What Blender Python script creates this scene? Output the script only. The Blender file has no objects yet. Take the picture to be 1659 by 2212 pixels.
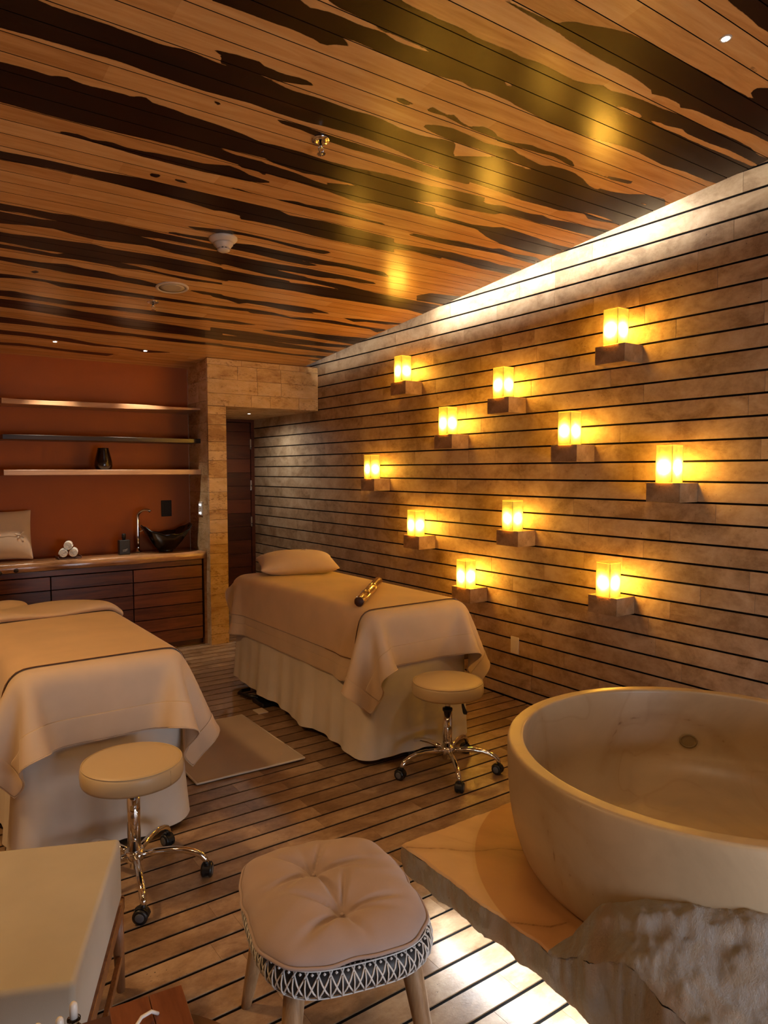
import bpy, bmesh, math, random
import numpy as np
from mathutils import Vector, Matrix

# ------------------------------------------------------------------ camera, world, exposure
scene = bpy.context.scene
COL = scene.collection
PI = math.pi
CAM_H = 1.5077
R_ = Vector((0.8166, -0.5772, -0.0023)); F_ = Vector((0.5762, 0.8152, -0.0579)).normalized()
U_ = R_.cross(F_).normalized(); R_ = F_.cross(U_).normalized()
cam_d = bpy.data.cameras.new('camera'); cam = bpy.data.objects.new('camera', cam_d); COL.objects.link(cam)
M = Matrix(((R_.x, U_.x, -F_.x, 0), (R_.y, U_.y, -F_.y, 0), (R_.z, U_.z, -F_.z, CAM_H), (0, 0, 0, 1)))
cam.matrix_world = M
cam_d.sensor_fit = 'VERTICAL'; cam_d.sensor_height = 24.0; cam_d.lens = 1540.75 / 2212 * 24.0
cam_d.clip_start = 0.02
scene.camera = cam
scene.view_settings.view_transform = 'Standard'; scene.view_settings.look = 'None'
scene.view_settings.gamma = 1.0; scene.view_settings.use_curve_mapping = False
scene.view_settings.exposure = 1.12
w = bpy.data.worlds.new('world'); scene.world = w; w.use_nodes = True
bg = w.node_tree.nodes['Background']; bg.inputs[0].default_value = (0.62, 0.68, 0.8, 1); bg.inputs[1].default_value = 0.35
scene.cycles.use_denoising = True
scene.cycles.max_bounces = 5; scene.cycles.diffuse_bounces = 3; scene.cycles.glossy_bounces = 3; scene.cycles.transmission_bounces = 4
scene.cycles.use_adaptive_sampling = True; scene.cycles.adaptive_threshold = 0.08
scene.cycles.sample_clamp_indirect = 4.0
scene.cycles.caustics_reflective = False; scene.cycles.caustics_refractive = False

# light levels, all in one place
LANTERN = 3.2       # multiplies the glow of the wall lanterns
COVE = 95.0         # strip of light behind the ceiling edge
UNDER = 46.0        # strip of light under the stone slab
SPOT = 1.3          # recessed spotlights and the added fill spots out of view
WINDOW = 22.0       # daylight through the glazed wall behind the camera
AMBER = (1.0, 0.50, 0.16)

def light(kind, name, loc, power, color=(1, 1, 1), rot=(0, 0, 0), parent=None, **kw):
    d = bpy.data.lights.new(name, kind); d.energy = power; d.color = color
    for k, v in kw.items(): setattr(d, k, v)
    o = bpy.data.objects.new(name, d); COL.objects.link(o); o.location = loc; o.rotation_euler = rot
    if parent: o.parent = parent
    return o
# daylight entering through the glazing of the rear wall (window_1, built below)
light('AREA', 'daylight', (1.55, -1.74, 0.62), WINDOW, (0.86, 0.89, 1.0), (PI / 2, 0, 0), shape='RECTANGLE', size=1.7, size_y=1.0)

# ------------------------------------------------------------------ node helpers
def new_mat(name):
    m = bpy.data.materials.new(name); m.use_nodes = True
    nt = m.node_tree; b = nt.nodes['Principled BSDF']
    return m, nt, b
def nd(nt, t, **kw):
    n = nt.nodes.new(t)
    for k, v in kw.items(): setattr(n, k, v)
    return n
def lk(nt, a, b): nt.links.new(a, b)
def col(c): return (c[0], c[1], c[2], 1)
def ramp(nt, fac, stops):
    r = nd(nt, 'ShaderNodeValToRGB'); e = r.color_ramp.elements
    while len(e) > 1: e.remove(e[-1])
    e[0].position = stops[0][0]; e[0].color = col(stops[0][1])
    for p, c in stops[1:]:
        x = e.new(p); x.color = col(c)
    if fac is not None: lk(nt, fac, r.inputs[0])
    return r
def noise(nt, vec, scale, detail=4, rough=0.55, dist=0.0):
    n = nd(nt, 'ShaderNodeTexNoise'); n.inputs['Scale'].default_value = scale; n.inputs['Detail'].default_value = detail
    n.inputs['Roughness'].default_value = rough; n.inputs['Distortion'].default_value = dist
    if vec is not None: lk(nt, vec, n.inputs['Vector'])
    return n
def mapping(nt, scale=(1, 1, 1), coord='Object', loc=(0, 0, 0), rot=(0, 0, 0)):
    c = nd(nt, 'ShaderNodeTexCoord'); m = nd(nt, 'ShaderNodeMapping')
    m.inputs['Scale'].default_value = scale; m.inputs['Location'].default_value = loc; m.inputs['Rotation'].default_value = rot
    lk(nt, c.outputs[coord], m.inputs['Vector']); return m.outputs[0]
def math_(nt, op, a, b=None, c=None, clamp=False):
    n = nd(nt, 'ShaderNodeMath', operation=op); n.use_clamp = clamp
    for i, v in enumerate((a, b, c)):
        if v is None: continue
        if isinstance(v, (int, float)): n.inputs[i].default_value = v
        else: lk(nt, v, n.inputs[i])
    return n.outputs[0]
def mix(nt, fac, a, b, mode='MIX'):
    n = nd(nt, 'ShaderNodeMix', data_type='RGBA', blend_type=mode)
    for i, v in ((0, fac), (6, a), (7, b)):
        if isinstance(v, (int, float)): n.inputs[i].default_value = v
        elif isinstance(v, tuple): n.inputs[i].default_value = col(v)
        else: lk(nt, v, n.inputs[i])
    return n.outputs[2]
def attr(nt, name): return nd(nt, 'ShaderNodeAttribute', attribute_name=name)
def bump(nt, b, h, strength=0.3, dist=0.01):
    n = nd(nt, 'ShaderNodeBump'); n.inputs['Strength'].default_value = strength; n.inputs['Distance'].default_value = dist
    lk(nt, h, n.inputs['Height']); lk(nt, n.outputs[0], b.inputs['Normal']); return n

# ------------------------------------------------------------------ materials
def plain(name, c, rough=0.5, metal=0.0, nscale=0, namt=0.0, coat=0.0, sheen=0.0, bscale=0, bstr=0.0):
    m, nt, b = new_mat(name)
    b.inputs['Base Color'].default_value = col(c); b.inputs['Roughness'].default_value = rough; b.inputs['Metallic'].default_value = metal
    b.inputs['Coat Weight'].default_value = coat; b.inputs['Sheen Weight'].default_value = sheen
    if nscale:
        v = mapping(nt); n = noise(nt, v, nscale)
        r = ramp(nt, n.outputs[0], [(0.3, tuple(x * (1 - namt) for x in c)), (0.7, tuple(min(1, x * (1 + namt)) for x in c))])
        lk(nt, r.outputs[0], b.inputs['Base Color'])
    if bscale:
        v = mapping(nt); n2 = noise(nt, v, bscale, 3); bump(nt, b, n2.outputs[0], bstr, 0.004)
    return m

def travertine(name, cols, stretch, scale=7, rough=(0.35, 0.6), pit=1.0, tone_amt=0.5, bstr=0.35):
    """stone strips: a tone per piece, cloudy patches along the strip, scattered small pits"""
    m, nt, b = new_mat(name)
    v = mapping(nt, stretch)
    t = attr(nt, 'tone')
    # shift the pattern from piece to piece
    sh = nd(nt, 'ShaderNodeVectorMath', operation='ADD'); cb = nd(nt, 'ShaderNodeCombineXYZ')
    k = math_(nt, 'MULTIPLY', t.outputs['Fac'], 37.0)
    lk(nt, k, cb.inputs[0]); lk(nt, k, cb.inputs[1]); lk(nt, k, cb.inputs[2]); lk(nt, v, sh.inputs[0]); lk(nt, cb.outputs[0], sh.inputs[1])
    n1 = noise(nt, sh.outputs[0], scale, 6, 0.62, 0.6)
    n2 = noise(nt, sh.outputs[0], scale * 7, 6, 0.75)
    f = math_(nt, 'ADD', math_(nt, 'MULTIPLY', n1.outputs[0], 1.0), math_(nt, 'MULTIPLY', math_(nt, 'SUBTRACT', t.outputs['Fac'], 0.5), tone_amt))
    f = math_(nt, 'ADD', f, math_(nt, 'MULTIPLY', math_(nt, 'SUBTRACT', n2.outputs[0], 0.5), 0.42))
    r = ramp(nt, f, [(0.30, cols[0]), (0.5, cols[1]), (0.70, cols[2])])
    # pits
    pv = mapping(nt, (1, 1, 1))
    n3 = noise(nt, pv, 95, 3, 0.6); n4 = noise(nt, pv, 9, 2)
    th = math_(nt, 'ADD', n3.outputs[0], math_(nt, 'MULTIPLY', math_(nt, 'SUBTRACT', n4.outputs[0], 0.5), 0.35))
    p = math_(nt, 'MULTIPLY', math_(nt, 'SUBTRACT', th, 0.70), 14.0, clamp=True)
    p = math_(nt, 'MULTIPLY', p, pit)
    c = mix(nt, p, r.outputs[0], tuple(x * 0.35 for x in cols[0]))
    lk(nt, c, b.inputs['Base Color'])
    rr = nd(nt, 'ShaderNodeMapRange'); rr.inputs[3].default_value = rough[0]; rr.inputs[4].default_value = rough[1]
    lk(nt, n1.outputs[0], rr.inputs[0]); lk(nt, rr.outputs[0], b.inputs['Roughness'])
    h = math_(nt, 'SUBTRACT', math_(nt, 'MULTIPLY', n2.outputs[0], 0.5), math_(nt, 'MULTIPLY', p, 1.2))
    bump(nt, b, h, bstr, 0.006)
    return m

def wood(name, c1, c2, rough=0.4, stretch=(1.2, 14, 14), scale=3, coat=0.0, tone=False):
    m, nt, b = new_mat(name)
    v = mapping(nt, stretch)
    if tone:
        t = attr(nt, 'tone'); sh = nd(nt, 'ShaderNodeVectorMath', operation='ADD'); cb = nd(nt, 'ShaderNodeCombineXYZ')
        k = math_(nt, 'MULTIPLY', t.outputs['Fac'], 53.0); lk(nt, k, cb.inputs[0]); lk(nt, k, cb.inputs[1])
        lk(nt, v, sh.inputs[0]); lk(nt, cb.outputs[0], sh.inputs[1]); v = sh.outputs[0]
    n = noise(nt, v, scale, 6, 0.6, 0.8); n2 = noise(nt, v, scale * 7, 3)
    f = math_(nt, 'ADD', n.outputs[0], math_(nt, 'MULTIPLY', math_(nt, 'SUBTRACT', n2.outputs[0], 0.5), 0.3))
    if tone: f = math_(nt, 'ADD', f, math_(nt, 'MULTIPLY', math_(nt, 'SUBTRACT', t.outputs['Fac'], 0.5), 0.45))
    r = ramp(nt, f, [(0.25, c1), (0.75, c2)]); lk(nt, r.outputs[0], b.inputs['Base Color'])
    b.inputs['Roughness'].default_value = rough; b.inputs['Coat Weight'].default_value = coat; b.inputs['Coat Roughness'].default_value = 0.15
    bump(nt, b, n2.outputs[0], 0.12, 0.003)
    return m

def fabric(name, c, rough=0.85, sheen=0.3, weave=900, bstr=0.15, namt=0.07):
    m, nt, b = new_mat(name)
    v = mapping(nt)
    n = noise(nt, v, 5, 3); n2 = noise(nt, v, weave, 2)
    r = ramp(nt, n.outputs[0], [(0.3, tuple(x * (1 - namt) for x in c)), (0.7, tuple(min(1, x * (1 + namt)) for x in c))])
    lk(nt, r.outputs[0], b.inputs['Base Color']); b.inputs['Roughness'].default_value = rough
    b.inputs['Sheen Weight'].default_value = sheen; b.inputs['Sheen Roughness'].default_value = 0.5
    bump(nt, b, n2.outputs[0], bstr, 0.002)
    return m

def emit(name, c, s):
    m, nt, b = new_mat(name)
    b.inputs['Base Color'].default_value = col(c); b.inputs['Emission Color'].default_value = col(c); b.inputs['Emission Strength'].default_value = s
    return m

WALL_M = travertine('wall_travertine', ((0.25, 0.15, 0.075), (0.42, 0.285, 0.165), (0.53, 0.39, 0.25)), (1.5, 1.0, 1.5), 4.5, (0.5, 0.7), 1.0, 0.17)
FLOOR_M = travertine('floor_travertine', ((0.16, 0.09, 0.045), (0.28, 0.175, 0.10), (0.42, 0.295, 0.185)), (1.0, 1.4, 1.4), 5.0, (0.26, 0.45), 1.3, 0.27)
BLOCK_M = None
GAP_M = plain('joint_shadow', (0.004, 0.003, 0.0025), 0.8)
RED_M = plain('terracotta_paint', (0.35, 0.083, 0.003), 0.62, 0, 2.5, 0.08)
CEIL_BACK = plain('ceiling_backing', (0.01, 0.006, 0.004), 0.9)
CHROME = plain('chrome', (0.82, 0.80, 0.78), 0.08, 1.0)
BLACK = plain('black_plastic', (0.006, 0.006, 0.007), 0.38)
GREY_PL = plain('grey_plastic', (0.09, 0.095, 0.105), 0.35)
DARK_WOOD = wood('cabinet_hardwood', (0.055, 0.014, 0.005), (0.21, 0.065, 0.022), 0.33, (1.0, 10, 12), 2.4, 0.25, True)
DOOR_WOOD = wood('door_hardwood', (0.035, 0.005, 0.002), (0.10, 0.02, 0.007), 0.35, (1.0, 10, 8), 2.4, 0.2, True)
COUNTER_M = wood('counter_slab_wood', (0.16, 0.06, 0.02), (0.62, 0.34, 0.16), 0.22, (0.9, 6, 6), 2.2, 0.5)
SHELF_M = wood('shelf_wood', (0.42, 0.20, 0.09), (0.66, 0.38, 0.20), 0.35, (0.9, 12, 12), 2.2, 0.2)
SHELF_DARK = wood('dark_shelf_wood', (0.012, 0.006, 0.004), (0.03, 0.014, 0.008), 0.3, (0.9, 12, 12), 2.2, 0.2)
LEG_WOOD = wood('teak', (0.20, 0.11, 0.05), (0.42, 0.26, 0.13), 0.42, (12, 12, 1.4), 4)
FRAME_WOOD = wood('chair_frame_wood', (0.12, 0.045, 0.015), (0.30, 0.13, 0.05), 0.42, (8, 8, 1.4), 4)
TRAY_WOOD = wood('red_brown_wood', (0.11, 0.032, 0.014), (0.24, 0.085, 0.038), 0.35, (10, 1.2, 10), 3)
TABLE_WOOD = wood('dark_brown_wood', (0.05, 0.018, 0.01), (0.11, 0.045, 0.025), 0.4, (6, 1.2, 6), 3)
SPREAD_M = fabric('spread_linen', (0.64, 0.49, 0.34), 0.72, 0.25)
COVER_M = fabric('coverlet_terry', (0.66, 0.46, 0.27), 0.95, 0.4, 420, 0.4)
SKIRT_M = fabric('skirt_satin', (0.72, 0.66, 0.57), 0.5, 0.15)
PILLOW_M = fabric('pillow_linen', (0.66, 0.52, 0.38), 0.85, 0.3)
TOWEL_M = fabric('white_terry', (0.80, 0.77, 0.70), 0.95, 0.4, 300, 0.5)
MAUVE_M = fabric('mauve_canvas', (0.38, 0.285, 0.245), 0.9, 0.25, 700, 0.25)
OTTO_M = fabric('ottoman_canvas', (0.43, 0.395, 0.325), 0.9, 0.2, 800, 0.2)
RUG_M = fabric('mat_cotton', (0.48, 0.38, 0.27), 0.9, 0.3, 500, 0.5)
RUG_EDGE = fabric('mat_piping', (0.70, 0.64, 0.54), 0.8, 0.2)
VINYL_M = plain('cream_vinyl', (0.58, 0.46, 0.28), 0.42, 0, 4, 0.04, 0.1)
CREAM = plain('cream_plastic', (0.68, 0.58, 0.46), 0.4)
GRILLE = plain('cream_grille', (0.55, 0.46, 0.34), 0.6, 0, 0, 0, 0, 0, 400, 0.6)
WHITE_PL = plain('white_plastic', (0.74, 0.70, 0.63), 0.35)
WEAVE_W = plain('white_cord', (0.72, 0.70, 0.66), 0.55)
WEAVE_B = plain('black_cord', (0.012, 0.011, 0.011), 0.5)

def block_stone():
    m, nt, b = new_mat('portal_limestone')
    t = attr(nt, 'tone')
    v = mapping(nt, (1, 1, 2.6))
    sh = nd(nt, 'ShaderNodeVectorMath', operation='ADD'); cb = nd(nt, 'ShaderNodeCombineXYZ')
    k = math_(nt, 'MULTIPLY', t.outputs['Fac'], 31.0); lk(nt, k, cb.inputs[0]); lk(nt, k, cb.inputs[2]); lk(nt, v, sh.inputs[0]); lk(nt, cb.outputs[0], sh.inputs[1])
    n1 = noise(nt, sh.outputs[0], 6, 7, 0.68, 0.5); n2 = noise(nt, sh.outputs[0], 42, 4, 0.7)
    f = math_(nt, 'ADD', n1.outputs[0], math_(nt, 'MULTIPLY', math_(nt, 'SUBTRACT', t.outputs['Fac'], 0.5), 0.35))
    r = ramp(nt, f, [(0.28, (0.40, 0.23, 0.095)), (0.46, (0.62, 0.42, 0.21)), (0.75, (0.76, 0.57, 0.36))])
    n9 = noise(nt, mapping(nt, (1, 1, 1.8)), 5, 5, 0.7)
    p = math_(nt, 'MULTIPLY', math_(nt, 'SUBTRACT', math_(nt, 'ADD', n2.outputs[0], math_(nt, 'MULTIPLY', math_(nt, 'SUBTRACT', n9.outputs[0], 0.5), 0.9)), 0.56), 7.0, clamp=True)
    c = mix(nt, math_(nt, 'MULTIPLY', p, 0.75), r.outputs[0], (0.22, 0.10, 0.03)); lk(nt, c, b.inputs['Base Color'])
    b.inputs['Roughness'].default_value = 0.75; bump(nt, b, n2.outputs[0], 0.5, 0.008)
    return m
BLOCK_M = block_stone()

def ceiling_mat():
    m, nt, b = new_mat('ceiling_two_tone_boards')
    d = attr(nt, 'dark'); t = attr(nt, 'tone')
    v = mapping(nt, (1.2, 12, 4)); n1 = noise(nt, v, 2.5, 6, 0.62, 0.5)
    v2 = mapping(nt, (6, 22, 6)); n2 = noise(nt, v2, 5, 5, 0.7)
    v3 = mapping(nt, (5, 9, 5)); n3 = noise(nt, v3, 3, 4, 0.7)
    e = math_(nt, 'ADD', d.outputs['Fac'], math_(nt, 'MULTIPLY', math_(nt, 'SUBTRACT', n3.outputs[0], 0.5), 0.008))
    fac = math_(nt, 'ADD', math_(nt, 'MULTIPLY', e, 420.0), 0.5, clamp=True)
    ft = math_(nt, 'ADD', n1.outputs[0], math_(nt, 'MULTIPLY', math_(nt, 'SUBTRACT', t.outputs['Fac'], 0.5), 0.4))
    lightc = ramp(nt, ft, [(0.2, (0.50, 0.235, 0.068)), (0.5, (0.67, 0.355, 0.118)), (0.8, (0.77, 0.46, 0.19))])
    sp = math_(nt, 'MULTIPLY', math_(nt, 'SUBTRACT', n2.outputs[0], 0.66), 9.0, clamp=True)
    lc = mix(nt, math_(nt, 'MULTIPLY', sp, 0.5), lightc.outputs[0], (0.16, 0.045, 0.012))
    darkc = ramp(nt, n1.outputs[0], [(0.35, (0.012, 0.002, 0.001)), (0.62, (0.022, 0.004, 0.001)), (0.85, (0.07, 0.016, 0.004))])
    c = mix(nt, fac, lc, darkc.outputs[0]); lk(nt, c, b.inputs['Base Color'])
    b.inputs['Roughness'].default_value = 0.25; b.inputs['IOR'].default_value = 1.42
    bump(nt, b, n3.outputs[0], 0.05, 0.01)
    return m
CEIL_M = ceiling_mat()

def tub_stone(name, base, rough, veins=True, patches=False):
    m, nt, b = new_mat(name)
    v = mapping(nt, (1, 1, 1))
    n1 = noise(nt, v, 2.2, 6, 0.6, 0.7); n2 = noise(nt, v, 60, 3, 0.7)
    r = ramp(nt, n1.outputs[0], [(0.3, tuple(x * 0.80 for x in base)), (0.5, base), (0.75, tuple(min(1, x * 1.18) for x in base))])
    c = r.outputs[0]
    if veins:
        va = attr(nt, 'vein'); vn = noise(nt, v, 9, 5, 0.65); vw = noise(nt, v, 40, 3, 0.6)
        dd = math_(nt, 'ADD', va.outputs['Fac'], math_(nt, 'MULTIPLY', math_(nt, 'SUBTRACT', vw.outputs[0], 0.5), 0.007))
        halo = math_(nt, 'MULTIPLY', math_(nt, 'SUBTRACT', 1.0, math_(nt, 'MULTIPLY', dd, 32.0), clamp=True), math_(nt, 'MULTIPLY', vn.outputs[0], 0.7))
        core = math_(nt, 'MULTIPLY', math_(nt, 'SUBTRACT', 1.0, math_(nt, 'MULTIPLY', dd, 190.0), clamp=True), math_(nt, 'ADD', 0.25, math_(nt, 'MULTIPLY', vn.outputs[0], 1.1)), clamp=True)
        c = mix(nt, halo, c, (0.34, 0.20, 0.075)); c = mix(nt, core, c, (0.17, 0.075, 0.022))
        wv = noise(nt, v, 1.35, 3, 0.5, 1.2)
        a = math_(nt, 'ABSOLUTE', math_(nt, 'SUBTRACT', wv.outputs[0], 0.5))
        g = math_(nt, 'SUBTRACT', 1.0, math_(nt, 'MULTIPLY', a, 130.0), clamp=True)
        msk = noise(nt, v, 2.4, 2)
        g = math_(nt, 'MULTIPLY', g, math_(nt, 'MULTIPLY', math_(nt, 'SUBTRACT', msk.outputs[0], 0.42), 6.0, clamp=True))
        a2 = math_(nt, 'ABSOLUTE', math_(nt, 'SUBTRACT', wv.outputs[0], 0.515))
        g2 = math_(nt, 'MULTIPLY', math_(nt, 'SUBTRACT', 1.0, math_(nt, 'MULTIPLY', a2, 16.0), clamp=True), 0.16)
        c = mix(nt, g2, c, (0.36, 0.22, 0.09)); c = mix(nt, math_(nt, 'MULTIPLY', g, 0.16), c, (0.24, 0.12, 0.04))
        sp = math_(nt, 'MULTIPLY', math_(nt, 'SUBTRACT', n2.outputs[0], 0.70), 12.0, clamp=True)
        c = mix(nt, math_(nt, 'MULTIPLY', sp, 0.6), c, (0.22, 0.12, 0.05))
    if patches:
        v2 = mapping(nt, (3, 3, 1.2)); n3 = noise(nt, v2, 2.6, 5, 0.62, 0.6)
        r3 = ramp(nt, n3.outputs[0], [(0.36, (0.66, 0.48, 0.34)), (0.46, (0.66, 0.58, 0.48)), (0.53, (0.70, 0.68, 0.66)), (0.62, (0.66, 0.55, 0.42)), (0.75, (0.78, 0.72, 0.58))])
        c = mix(nt, 0.75, c, r3.outputs[0])
        sp = math_(nt, 'MULTIPLY', math_(nt, 'SUBTRACT', n2.outputs[0], 0.68), 12.0, clamp=True)
        c = mix(nt, math_(nt, 'MULTIPLY', sp, 0.6), c, (0.25, 0.15, 0.08))
        n5 = noise(nt, mapping(nt, (2, 2, 1)), 14, 8, 0.78, 0.3); bump(nt, b, n5.outputs[0], 1.0, 0.05)
    else:
        bump(nt, b, n2.outputs[0], 0.08, 0.003)
    lk(nt, c, b.inputs['Base Color']); b.inputs['Roughness'].default_value = rough
    return m, nt, b
TUB_M = tub_stone('tub_limestone', (0.48, 0.37, 0.23), 0.36)[0]
ROCK_M = tub_stone('rough_limestone', (0.50, 0.41, 0.30), 0.8, False, True)[0]
def slab_top():
    m, nt, b = tub_stone('honed_slab_limestone', (0.55, 0.36, 0.19), 0.5)
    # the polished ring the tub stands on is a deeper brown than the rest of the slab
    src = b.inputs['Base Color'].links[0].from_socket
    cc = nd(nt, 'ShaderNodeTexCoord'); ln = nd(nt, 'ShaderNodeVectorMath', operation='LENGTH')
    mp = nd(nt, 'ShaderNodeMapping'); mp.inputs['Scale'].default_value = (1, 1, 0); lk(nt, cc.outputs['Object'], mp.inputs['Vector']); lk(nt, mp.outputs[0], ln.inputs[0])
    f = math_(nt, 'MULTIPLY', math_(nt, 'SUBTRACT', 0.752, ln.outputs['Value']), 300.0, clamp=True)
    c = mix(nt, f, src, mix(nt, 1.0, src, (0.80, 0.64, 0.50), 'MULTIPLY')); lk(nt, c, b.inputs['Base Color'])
    return m
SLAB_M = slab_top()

for m_ in (GAP_M, CEIL_BACK): m_.node_tree.nodes['Principled BSDF'].inputs['Specular IOR Level'].default_value = 0.08

# ------------------------------------------------------------------ mesh helpers
def rmat(rz=0, loc=(0, 0, 0)): return Matrix.Translation(loc) @ Matrix.Rotation(rz, 4, 'Z')
class MB:
    """collects shapes and links them as one mesh object"""
    def __init__(s): s.v = []; s.f = []; s.t = []; s.m = []; s.mi = 0; s.sm = []
    def add(s, vs, fs, tone=0.5, smooth=False):
        o = len(s.v); s.v += [tuple(p) for p in vs]
        for f in fs: s.f.append([i + o for i in f]); s.t.append(tone); s.m.append(s.mi); s.sm.append(smooth)
    def box(s, x0, x1, y0, y1, z0, z1, tone=0.5, mt=None):
        vs = [Vector(p) for p in ((x0, y0, z0), (x1, y0, z0), (x1, y1, z0), (x0, y1, z0), (x0, y0, z1), (x1, y0, z1), (x1, y1, z1), (x0, y1, z1))]
        if mt: vs = [mt @ p for p in vs]
        s.add(vs, [(0, 3, 2, 1), (4, 5, 6, 7), (0, 1, 5, 4), (1, 2, 6, 5), (2, 3, 7, 6), (3, 0, 4, 7)], tone)
    def tube(s, pts, rad, seg=10, caps=True, closed=False, squash=1.0):
        pts = [Vector(p) for p in pts]; n = len(pts); rings = []
        if isinstance(rad, (int, float)): rad = [rad] * n
        up = None
        for i, p in enumerate(pts):
            if closed: d = pts[(i + 1) % n] - pts[i - 1]
            else: d = pts[min(i + 1, n - 1)] - pts[max(i - 1, 0)]
            d.normalize()
            if up is None: up = Vector((0, 0, 1)) if abs(d.z) < 0.9 else Vector((1, 0, 0))
            a = up - d * up.dot(d); a.normalize(); up = a.copy(); bb = d.cross(a)
            rings.append([p + (a * math.cos(2 * PI * k / seg) * squash + bb * math.sin(2 * PI * k / seg)) * rad[i] for k in range(seg)])
        vs = [q for r in rings for q in r]; fs = []
        for i in range(n if closed else n - 1):
            j = (i + 1) % n
            for k in range(seg): fs.append((i * seg + k, i * seg + (k + 1) % seg, j * seg + (k + 1) % seg, j * seg + k))
        if caps and not closed: fs.append(tuple(range(seg))[::-1]); fs.append(tuple((n - 1) * seg + k for k in range(seg)))
        s.add(vs, fs, 0.5, True)
    def lathe(s, prof, seg=48, c=(0, 0, 0), mt=None):
        vs = []; fs = []; n = len(prof)
        for r, z in prof:
            for k in range(seg):
                a = 2 * PI * k / seg; p = Vector((c[0] + r * math.cos(a), c[1] + r * math.sin(a), c[2] + z)); vs.append(mt @ p if mt else p)
        for i in range(n - 1):
            for k in range(seg): fs.append((i * seg + k, i * seg + (k + 1) % seg, (i + 1) * seg + (k + 1) % seg, (i + 1) * seg + k))
        if prof[0][0] > 1e-4: fs.append(tuple(range(seg))[::-1])
        if prof[-1][0] > 1e-4: fs.append(tuple((n - 1) * seg + k for k in range(seg)))
        s.add(vs, fs, 0.5, True)
    def grid(s, P, tone=0.5, closed_u=False):
        nx, ny = len(P), len(P[0]); vs = [p for r in P for p in r]
        fs = [(i * ny + j, ((i + 1) % nx) * ny + j, ((i + 1) % nx) * ny + j + 1, i * ny + j + 1) for i in range(nx if closed_u else nx - 1) for j in range(ny - 1)]
        s.add(vs, fs, tone, True)
    def prism(s, poly, z0, z1, mt=None):
        n = len(poly); vs = [Vector((x, y, z0)) for x, y in poly] + [Vector((x, y, z1)) for x, y in poly]
        if mt: vs = [mt @ p for p in vs]
        s.add(vs, [tuple(range(n))[::-1], tuple(range(n, 2 * n))] + [(i, (i + 1) % n, n + (i + 1) % n, n + i) for i in range(n)])
    def build(s, name, mats, parent=None, bevel=0, seg=2, sub=0, loc=None, fix=True, solid=0):
        me = bpy.data.meshes.new(name); me.from_pydata(s.v, [], s.f)
        if not isinstance(mats, (list, tuple)): mats = [mats]
        for m in mats: me.materials.append(m)
        me.polygons.foreach_set('material_index', s.m)
        me.polygons.foreach_set('use_smooth', [x or bevel > 0 for x in s.sm])
        a = me.attributes.new('tone', 'FLOAT', 'FACE'); a.data.foreach_set('value', s.t)
        if fix:
            bm = bmesh.new(); bm.from_mesh(me); bmesh.ops.remove_doubles(bm, verts=bm.verts, dist=1e-5); bmesh.ops.recalc_face_normals(bm, faces=bm.faces); bm.to_mesh(me); bm.free()
        me.update()
        o = bpy.data.objects.new(name, me); COL.objects.link(o)
        if parent: o.parent = parent
        if loc: o.location = loc
        if solid: q = o.modifiers.new('solid', 'SOLIDIFY'); q.thickness = solid; q.offset = 0
        if bevel:
            q = o.modifiers.new('bevel', 'BEVEL'); q.width = bevel; q.segments = seg; q.limit_method = 'ANGLE'; q.angle_limit = 0.6; q.harden_normals = True
        if sub: q = o.modifiers.new('sub', 'SUBSURF'); q.levels = sub; q.render_levels = sub
        return o
def thing(name, label, cat, loc=(0, 0, 0), rz=0, group=None):
    o = bpy.data.objects.new(name, None); COL.objects.link(o); o.location = loc; o.rotation_euler = (0, 0, rz); o.empty_display_size = 0.05
    return tag(o, label, cat, group)
def tag(o, label, cat, group=None):
    o['label'] = label; o['category'] = cat
    if group: o['group'] = group
    return o
def structure(o, label=None):
    o['kind'] = 'structure'
    if label: o['label'] = label
    return o
def vein_attr(o, lines):
    """distance from every vertex to the hand-placed veins in the stone"""
    me = o.data; P = np.empty(len(me.vertices) * 3); me.vertices.foreach_get('co', P); P = P.reshape(-1, 3); best = np.full(len(P), 0.08)
    for ln in lines:
        for a, b in zip(ln[:-1], ln[1:]):
            a, b = np.array(a, float), np.array(b, float); ab = b - a; t = np.clip(((P - a) @ ab) / (ab @ ab), 0, 1); best = np.minimum(best, np.sqrt(((P - a - t[:, None] * ab) ** 2).sum(1)))
    at = me.attributes.new('vein', 'FLOAT', 'POINT'); at.data.foreach_set('value', best.astype(np.float32))
def copy_tree(o, parent=None):
    kids = [c for c in bpy.data.objects if c.parent == o]
    c = o.copy(); COL.objects.link(c); c.parent = parent
    for k in kids: copy_tree(k, c)
    return c
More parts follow.
